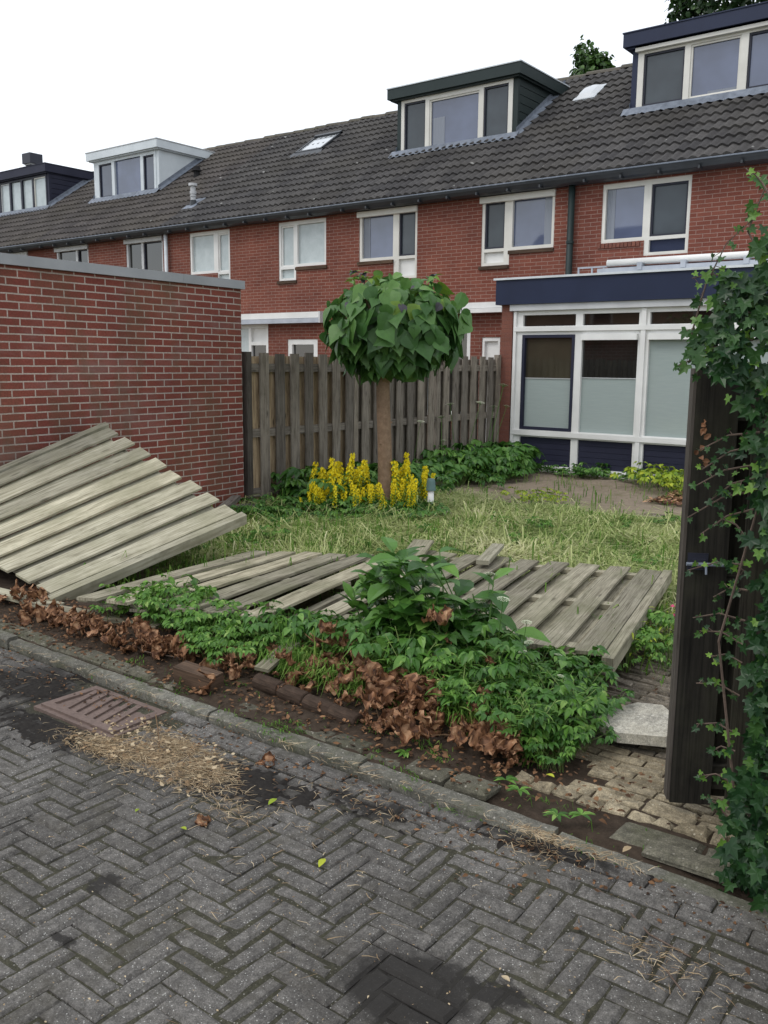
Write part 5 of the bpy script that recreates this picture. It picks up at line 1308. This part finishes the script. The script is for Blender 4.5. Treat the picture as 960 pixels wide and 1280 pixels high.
# pink flowers by the path
b = MB(); s_ = MB()
for k in range(26):
    x, y = -1.78+R.gauss(0, .09), 5.0+R.gauss(0, .28); h = R.uniform(.08, .2); s_.tube([(x, y, 0), (x+.02, y, h)], .002, .002, 3, cap=False)
    for q in range(5): leaf(b, Vector((x, y, h*.2*q+.02)), rv(1, .3), Vector((0, 0, 1)), .05, .012, OV3, .2, .4, 0, R.random())
pk = MB()
for (x, y, z) in ((-1.62, 5.15, .15), (-1.72, 5.05, .17), (-1.80, 5.25, .16), (-1.65, 4.95, .12), (-1.56, 5.2, .10)):
    for q in range(6): leaf(pk, Vector((x, y, z)), rv(1, .6), Vector((0, 0, 1)), .018, .016, OV3, .1, .1, 0, R.random())
t = thing('pink_flower', (-1.7, 5.0, 0), 'low plant with a few pink flowers beside the path', 'flower')
for nm, m_, k in (('foliage', b, 'leaf_lime'), ('stem', s_, 'stem'), ('petals', pk, 'pink')): m_.build(nm, M[k], t)
if True:
    b = MB()
    for (x, y) in ((-1.32, 2.775), (-2.05, 2.86), (-1.25, 2.83), (-3.1, 2.66), (-1.52, 2.86), (-1.60, 2.90)):
        for q in range(9): a = R.uniform(0, 6.28); leaf(b, Vector((x, y, .005 if y > 2.7 else SZ)), Vector((cos(a), sin(a), .5)), Vector((0, 0, 1)), .05, .018, OV3, .2, .5, 0, R.random())
    tag(b.build('kerb_weeds', M['leaf_mid']), kind='stuff')

# drain grate
gz = SZ+.020
t = thing('drain_grate', (-3.57, 2.47, gz), 'rusty iron drain grate with slanted slots beside the kerb', 'drain grate')
b = MB(); X0, X1, Y0, Y1 = -3.85, -3.29, 2.31, 2.625
b.box(X0, X1, Y0, Y0+.045, gz-.05, gz); b.box(X0, X1, Y1-.03, Y1, gz-.05, gz); b.box(X0, X0+.04, Y0+.0451, Y1-.0301, gz-.05, gz-.0005); b.box(X1-.05, X1, Y0+.0451, Y1-.0301, gz-.05, gz-.0005)
b.build('frame', M['iron'], t, bevel=.004)
b = MB(); x = X0+.115
while x < X1-.06:
    for (ya, yb) in ((Y0+.046, Y1-.031),):
        b.hexa([(x, ya, gz-.05), (x+.034, ya, gz-.05), (x+.034-.075, yb, gz-.05), (x-.075, yb, gz-.05), (x, ya, gz-.002), (x+.034, ya, gz-.002), (x+.034-.075, yb, gz-.002), (x-.075, yb, gz-.002)])
    x += .067
b.build('bars', M['iron'], t, bevel=.003)
b = MB(); b.box(X0+.01, X1-.01, Y0+.01, Y1-.01, gz-.12, gz-.051); b.build('sump', M['black'], t)
b = MB(); b.box(X0-.025, X1+.025, Y0-.025, Y1+.02, gz-.1, gz-.012); b.build('rim', M['iron'], t)

# ------------------------------------------------------------------ ivy
XL = [(-.15, -.755), (.16, -.75), (.44, -.755), (.98, -.745), (1.44, -.79), (1.54, -.90), (1.64, -1.005), (1.74, -.965), (1.91, -.925), (2.03, -.865), (2.12, -.80)]
def xl(z):
    for (a, xa), (b_, xb) in zip(XL, XL[1:]):
        if a <= z <= b_: return xa+(xb-xa)*(z-a)/(b_-a)
    return -.8
t = thing('ivy', (-.3, 2.95, 0), 'large ivy climbing over the gate and fence at the right edge', 'ivy')
b = MB(); s_ = MB()
Vd = Vector((.3, -.9, .25))
def il(p, S, rn=None, hang=.8):
    f = Vector((R.uniform(-.8, .8), R.uniform(-.5, .1), -hang+R.uniform(-.4, .7))); n = Vd+rv(.55, .5)
    rn = min(.72, max(0, R.gauss(.35, .2))) if rn is None else rn
    ivy_leaf(b, p, f, n, S, rn)
k = 0
while k < 3400:
    z = R.uniform(-.06, 2.1); xa = xl(z); x = xa+.02+abs(R.gauss(0, .22)) if R.random() < .6 else R.uniform(xa, 1.5)
    if x > 1.5: continue
    top = 1.88+.18*noise.noise((x*2, 0, 3))+(.15 if x > -.8 else 0)
    if z > top: continue
    dep = R.uniform(0, .13)+.05*noise.noise((x*5, z*5, 1)); y = 2.97-dep-(.10 if z < .35 else 0)*R.random()*2
    edge = x-xa
    if edge < .05 and R.random() < .35: continue
    il(Vector((x, y, z)), *((R.uniform(.026, .058), None if R.random() > .35*max(0, z-1.0) else R.uniform(.55, .85)) if R.random() < .92 else (R.uniform(.02, .034), R.uniform(.72, .88)))); k += 1
IVY_T = t
# young pale strands reaching left over the gate and up
def strand(pts, n, S, pale=.8, spread=.02):
    pts = [Vector(p) for p in pts]; s_.tube(pts, .0035, .0018, 4, cap=False)
    for i in range(n):
        f = (i+.5)/n*(len(pts)-1); a = int(f); p = pts[a].lerp(pts[min(a+1, len(pts)-1)], f-a)
        q = p+rv(spread, spread); s_.tube([p, q], .0012, .0012, 3, cap=False)
        il(q, S*R.uniform(.7, 1.25)*(1-.35*(i/n)), R.uniform(.55, .9) if R.random() < pale else None, .5)
import itertools
Yi = 2.90
def px(x, z, y=Yi): return (x, y, z)
strand([px(-.78, 1.90), px(-.84, 2.0), px(-.80, 2.12), px(-.86, 2.185)], 8, .036, 1., .018)
strand([px(-.74, 2.05, 2.8), px(-.785, 2.12, 2.82), px(-.815, 2.155, 2.82)], 5, .04, 1., .015)
strand([px(-1.0, 1.62), px(-.985, 1.72), px(-.955, 1.85), px(-.90, 1.97), px(-.82, 2.04)], 22, .034, .85, .03)
strand([px(-.80, 1.80), px(-.86, 1.86), px(-.94, 1.88), px(-1.0, 1.87)], 12, .034, .9, .025)
strand([px(-.78, 1.74), px(-.86, 1.78), px(-.93, 1.80)], 10, .032, .8, .025)
strand([px(-.80, 1.70), px(-.9, 1.66), px(-1.0, 1.61), px(-1.04, 1.59)], 16, .036, .8, .025)
strand([px(-.80, 1.68), px(-.92, 1.63), px(-.97, 1.575)], 14, .036, .75, .025)
for (z0, x1, z1) in ((1.40, -.945, 1.33), (1.36, -.93, 1.27), (1.30, -.955, 1.21), (1.26, -.90, 1.17), (1.22, -.965, 1.11), (1.16, -.92, 1.06), (1.05, -.86, 1.12), (.98, -.955, .935), (.90, -.865, .86), (.95, -.86, .97), (.80, -.925, .78), (.72, -.90, .74), (.66, -.86, .66), (.55, -.90, .56), (.42, -.89, .42), (.36, -.85, .33), (.25, -.87, .24), (.12, -.86, .17)):
    strand([px(-.76, z0), px((-.76+x1)/2, (z0+z1)/2+.02), px(x1, z1)], 8, .030, .55, .016)
for k in range(12):
    x0, z0 = R.uniform(-.8, -.3), R.uniform(.0, .6); s_.tube([(x0, 2.9, z0), (x0+R.uniform(-.1, .1), 2.88, z0+.5), (x0+R.uniform(-.15, .15), 2.9, min(1.85, z0+1.2))], .005, .003, 4, cap=False)
b.build('foliage', M['leaf_ivy'], t); s_.build('vine_stem', M['vine'], t)
# dead twiggy leaf clump caught on the gate board
b = MB()
for q in range(14): leaf(b, Vector((-.985+R.uniform(-.015, .015), 3.07, 1.33+R.uniform(-.07, .09))), rv(1, 1), Vector((.3, -1, .2)), .028, .018, OV3, .4, .4, 0, R.uniform(.2, .6))
b.build('dead_sprig', M['dead'], IVY_T)

# ------------------------------------------------------------------ trees behind the roofs
def tree(label, base, trunk_h, blobs, n, S, mt, seed):
    rr = random.Random(seed); t = thing('tree', base, label, 'tree'); base = Vector(base)
    b = MB(); b.tube([base, base+Vector((.1, 0, trunk_h*.5)), base+Vector((0, .1, trunk_h))], .28, .1, 9)
    for (c, r) in blobs: b.tube([base+Vector((0, 0, trunk_h*.75)), (base+Vector((0, 0, trunk_h*.75))+Vector(c))/2+Vector((0, 0, .2)), Vector(c)], .09, .02, 6)
    b.build('trunk', M['bark_dark'], t)
    b = MB(); tot = sum(r**2 for c, r in blobs)
    for (c, r) in blobs:
        for k in range(int(n*r*r/tot)):
            d = Vector((rr.gauss(0, 1), rr.gauss(0, 1), rr.gauss(0, 1))).normalized(); q = r*rr.uniform(.35, 1.0)**.5*(1+.35*noise.noise(d*2.5+Vector(c)))
            if noise.noise((Vector(c)+d*q)*1.9) < -.22: continue
            a = Vector(c)+d*q; leaf(b, a, Vector((rr.uniform(-1, 1), rr.uniform(-1, 1), rr.uniform(-.9, .3))), d+Vector((rr.uniform(-.6, .6), rr.uniform(-.6, .6), .8)), S*rr.uniform(.6, 1.3), S*.8, OV3, .2, .3, 0, min(1, max(0, rr.gauss(.45, .25))))
    b.build('crown', M[mt], t)
tree('green tree top showing above the ridge between the dormers', (-12.6, 26.5, -.1), 8.6,
     [((-12.9, 26.5, 9.7), .6), ((-12.5, 26.4, 10.2), .55), ((-12.75, 26.5, 10.75), .42), ((-12.3, 26.5, 9.6), .6), ((-13.4, 26.5, 9.45), .4), ((-12.2, 26.5, 10.35), .35), ((-13.0, 26.6, 10.2), .3)], 2600, .16, 'leaf_tree', 1)
tree('dark leafy tree behind the navy dormer at the top right', (-6.8, 25.5, -.1), 9.0,
     [((-9.0, 25, 11.1), .7), ((-8.3, 25, 10.9), .8), ((-7.6, 25.2, 11.3), 1.2), ((-6.4, 25.2, 11.0), 1.4), ((-5.2, 25, 11.0), 1.4), ((-9.3, 25, 10.7), .4), ((-6.8, 25, 12.4), 1.5), ((-8.5, 25.3, 11.9), .7)], 9000, .17, 'leaf_tree_dark', 2)

# ------------------------------------------------------------------ houses across the street, behind the camera (seen reflected in the glass)
t = thing('opposite_house', (-14, -9, 0), 'tan brick house across the street, reflected in the extension windows', 'house')
b = MB(); holes = [(-15.6, -14.6, 2.9, 4.2), (-17.9, -17.2, 1.0, 2.6), (-11.5, -10, 2.9, 4.2), (-20, -18.8, 2.9, 4.2)]
b.mask([-22, -8]+[v for h in holes for v in h[:2]], [-.1, 5.2]+[v for h in holes for v in h[2:]], lambda x, z: not any(h[0] < x < h[1] and h[2] < z < h[3] for h in holes), -9., -9.2)
b.build('wall', M['brick_tan'], t)
for h in holes:
    q = MB(); q.mask([h[0], h[0]+.1, h[1]-.1, h[1]], [h[2], h[2]+.1, h[3]-.1, h[3]], lambda x, z: not (h[0]+.1 < x < h[1]-.1 and h[2]+.1 < z < h[3]-.1), -9.05, -9.15); f = q.build('window', M['white_paint'], t)
    q = MB(); q.poly([(h[0], -9.14, h[2]), (h[1], -9.14, h[2]), (h[1], -9.14, h[3]), (h[0], -9.14, h[3])]); q.build('pane', M['glass_dark'], f)
b = MB(); b.poly([(-22.2, -8.7, 5.1), (-7.8, -8.7, 5.1), (-7.8, -13, 8), (-22.2, -13, 8)]); b.poly([(-22.2, -17.3, 5.1), (-7.8, -17.3, 5.1), (-7.8, -13, 8), (-22.2, -13, 8)]); b.build('roof', M['tile_brown'], t)
# neighbour's garden fence seen through the gaps is left open: only its white bench rail glints through
b = MB(); b.box(-9.4, -9.35, 8.5, 13.0, .83, .93); 
t = thing('white_rail', (-9.4, 10.5, 0), 'white garden rail glimpsed through the gaps of the standing fence', 'rail'); b.build('rail', M['white_paint'], t)
for y in (8.6, 10.2, 11.8, 12.9): b = MB(); b.box(-9.41, -9.36, y, y+.05, -.05, .828); b.build('post', M['white_paint'], t)
scn.cycles.max_bounces = 6; scn.cycles.diffuse_bounces = 3; scn.cycles.glossy_bounces = 3; scn.cycles.transmission_bounces = 2
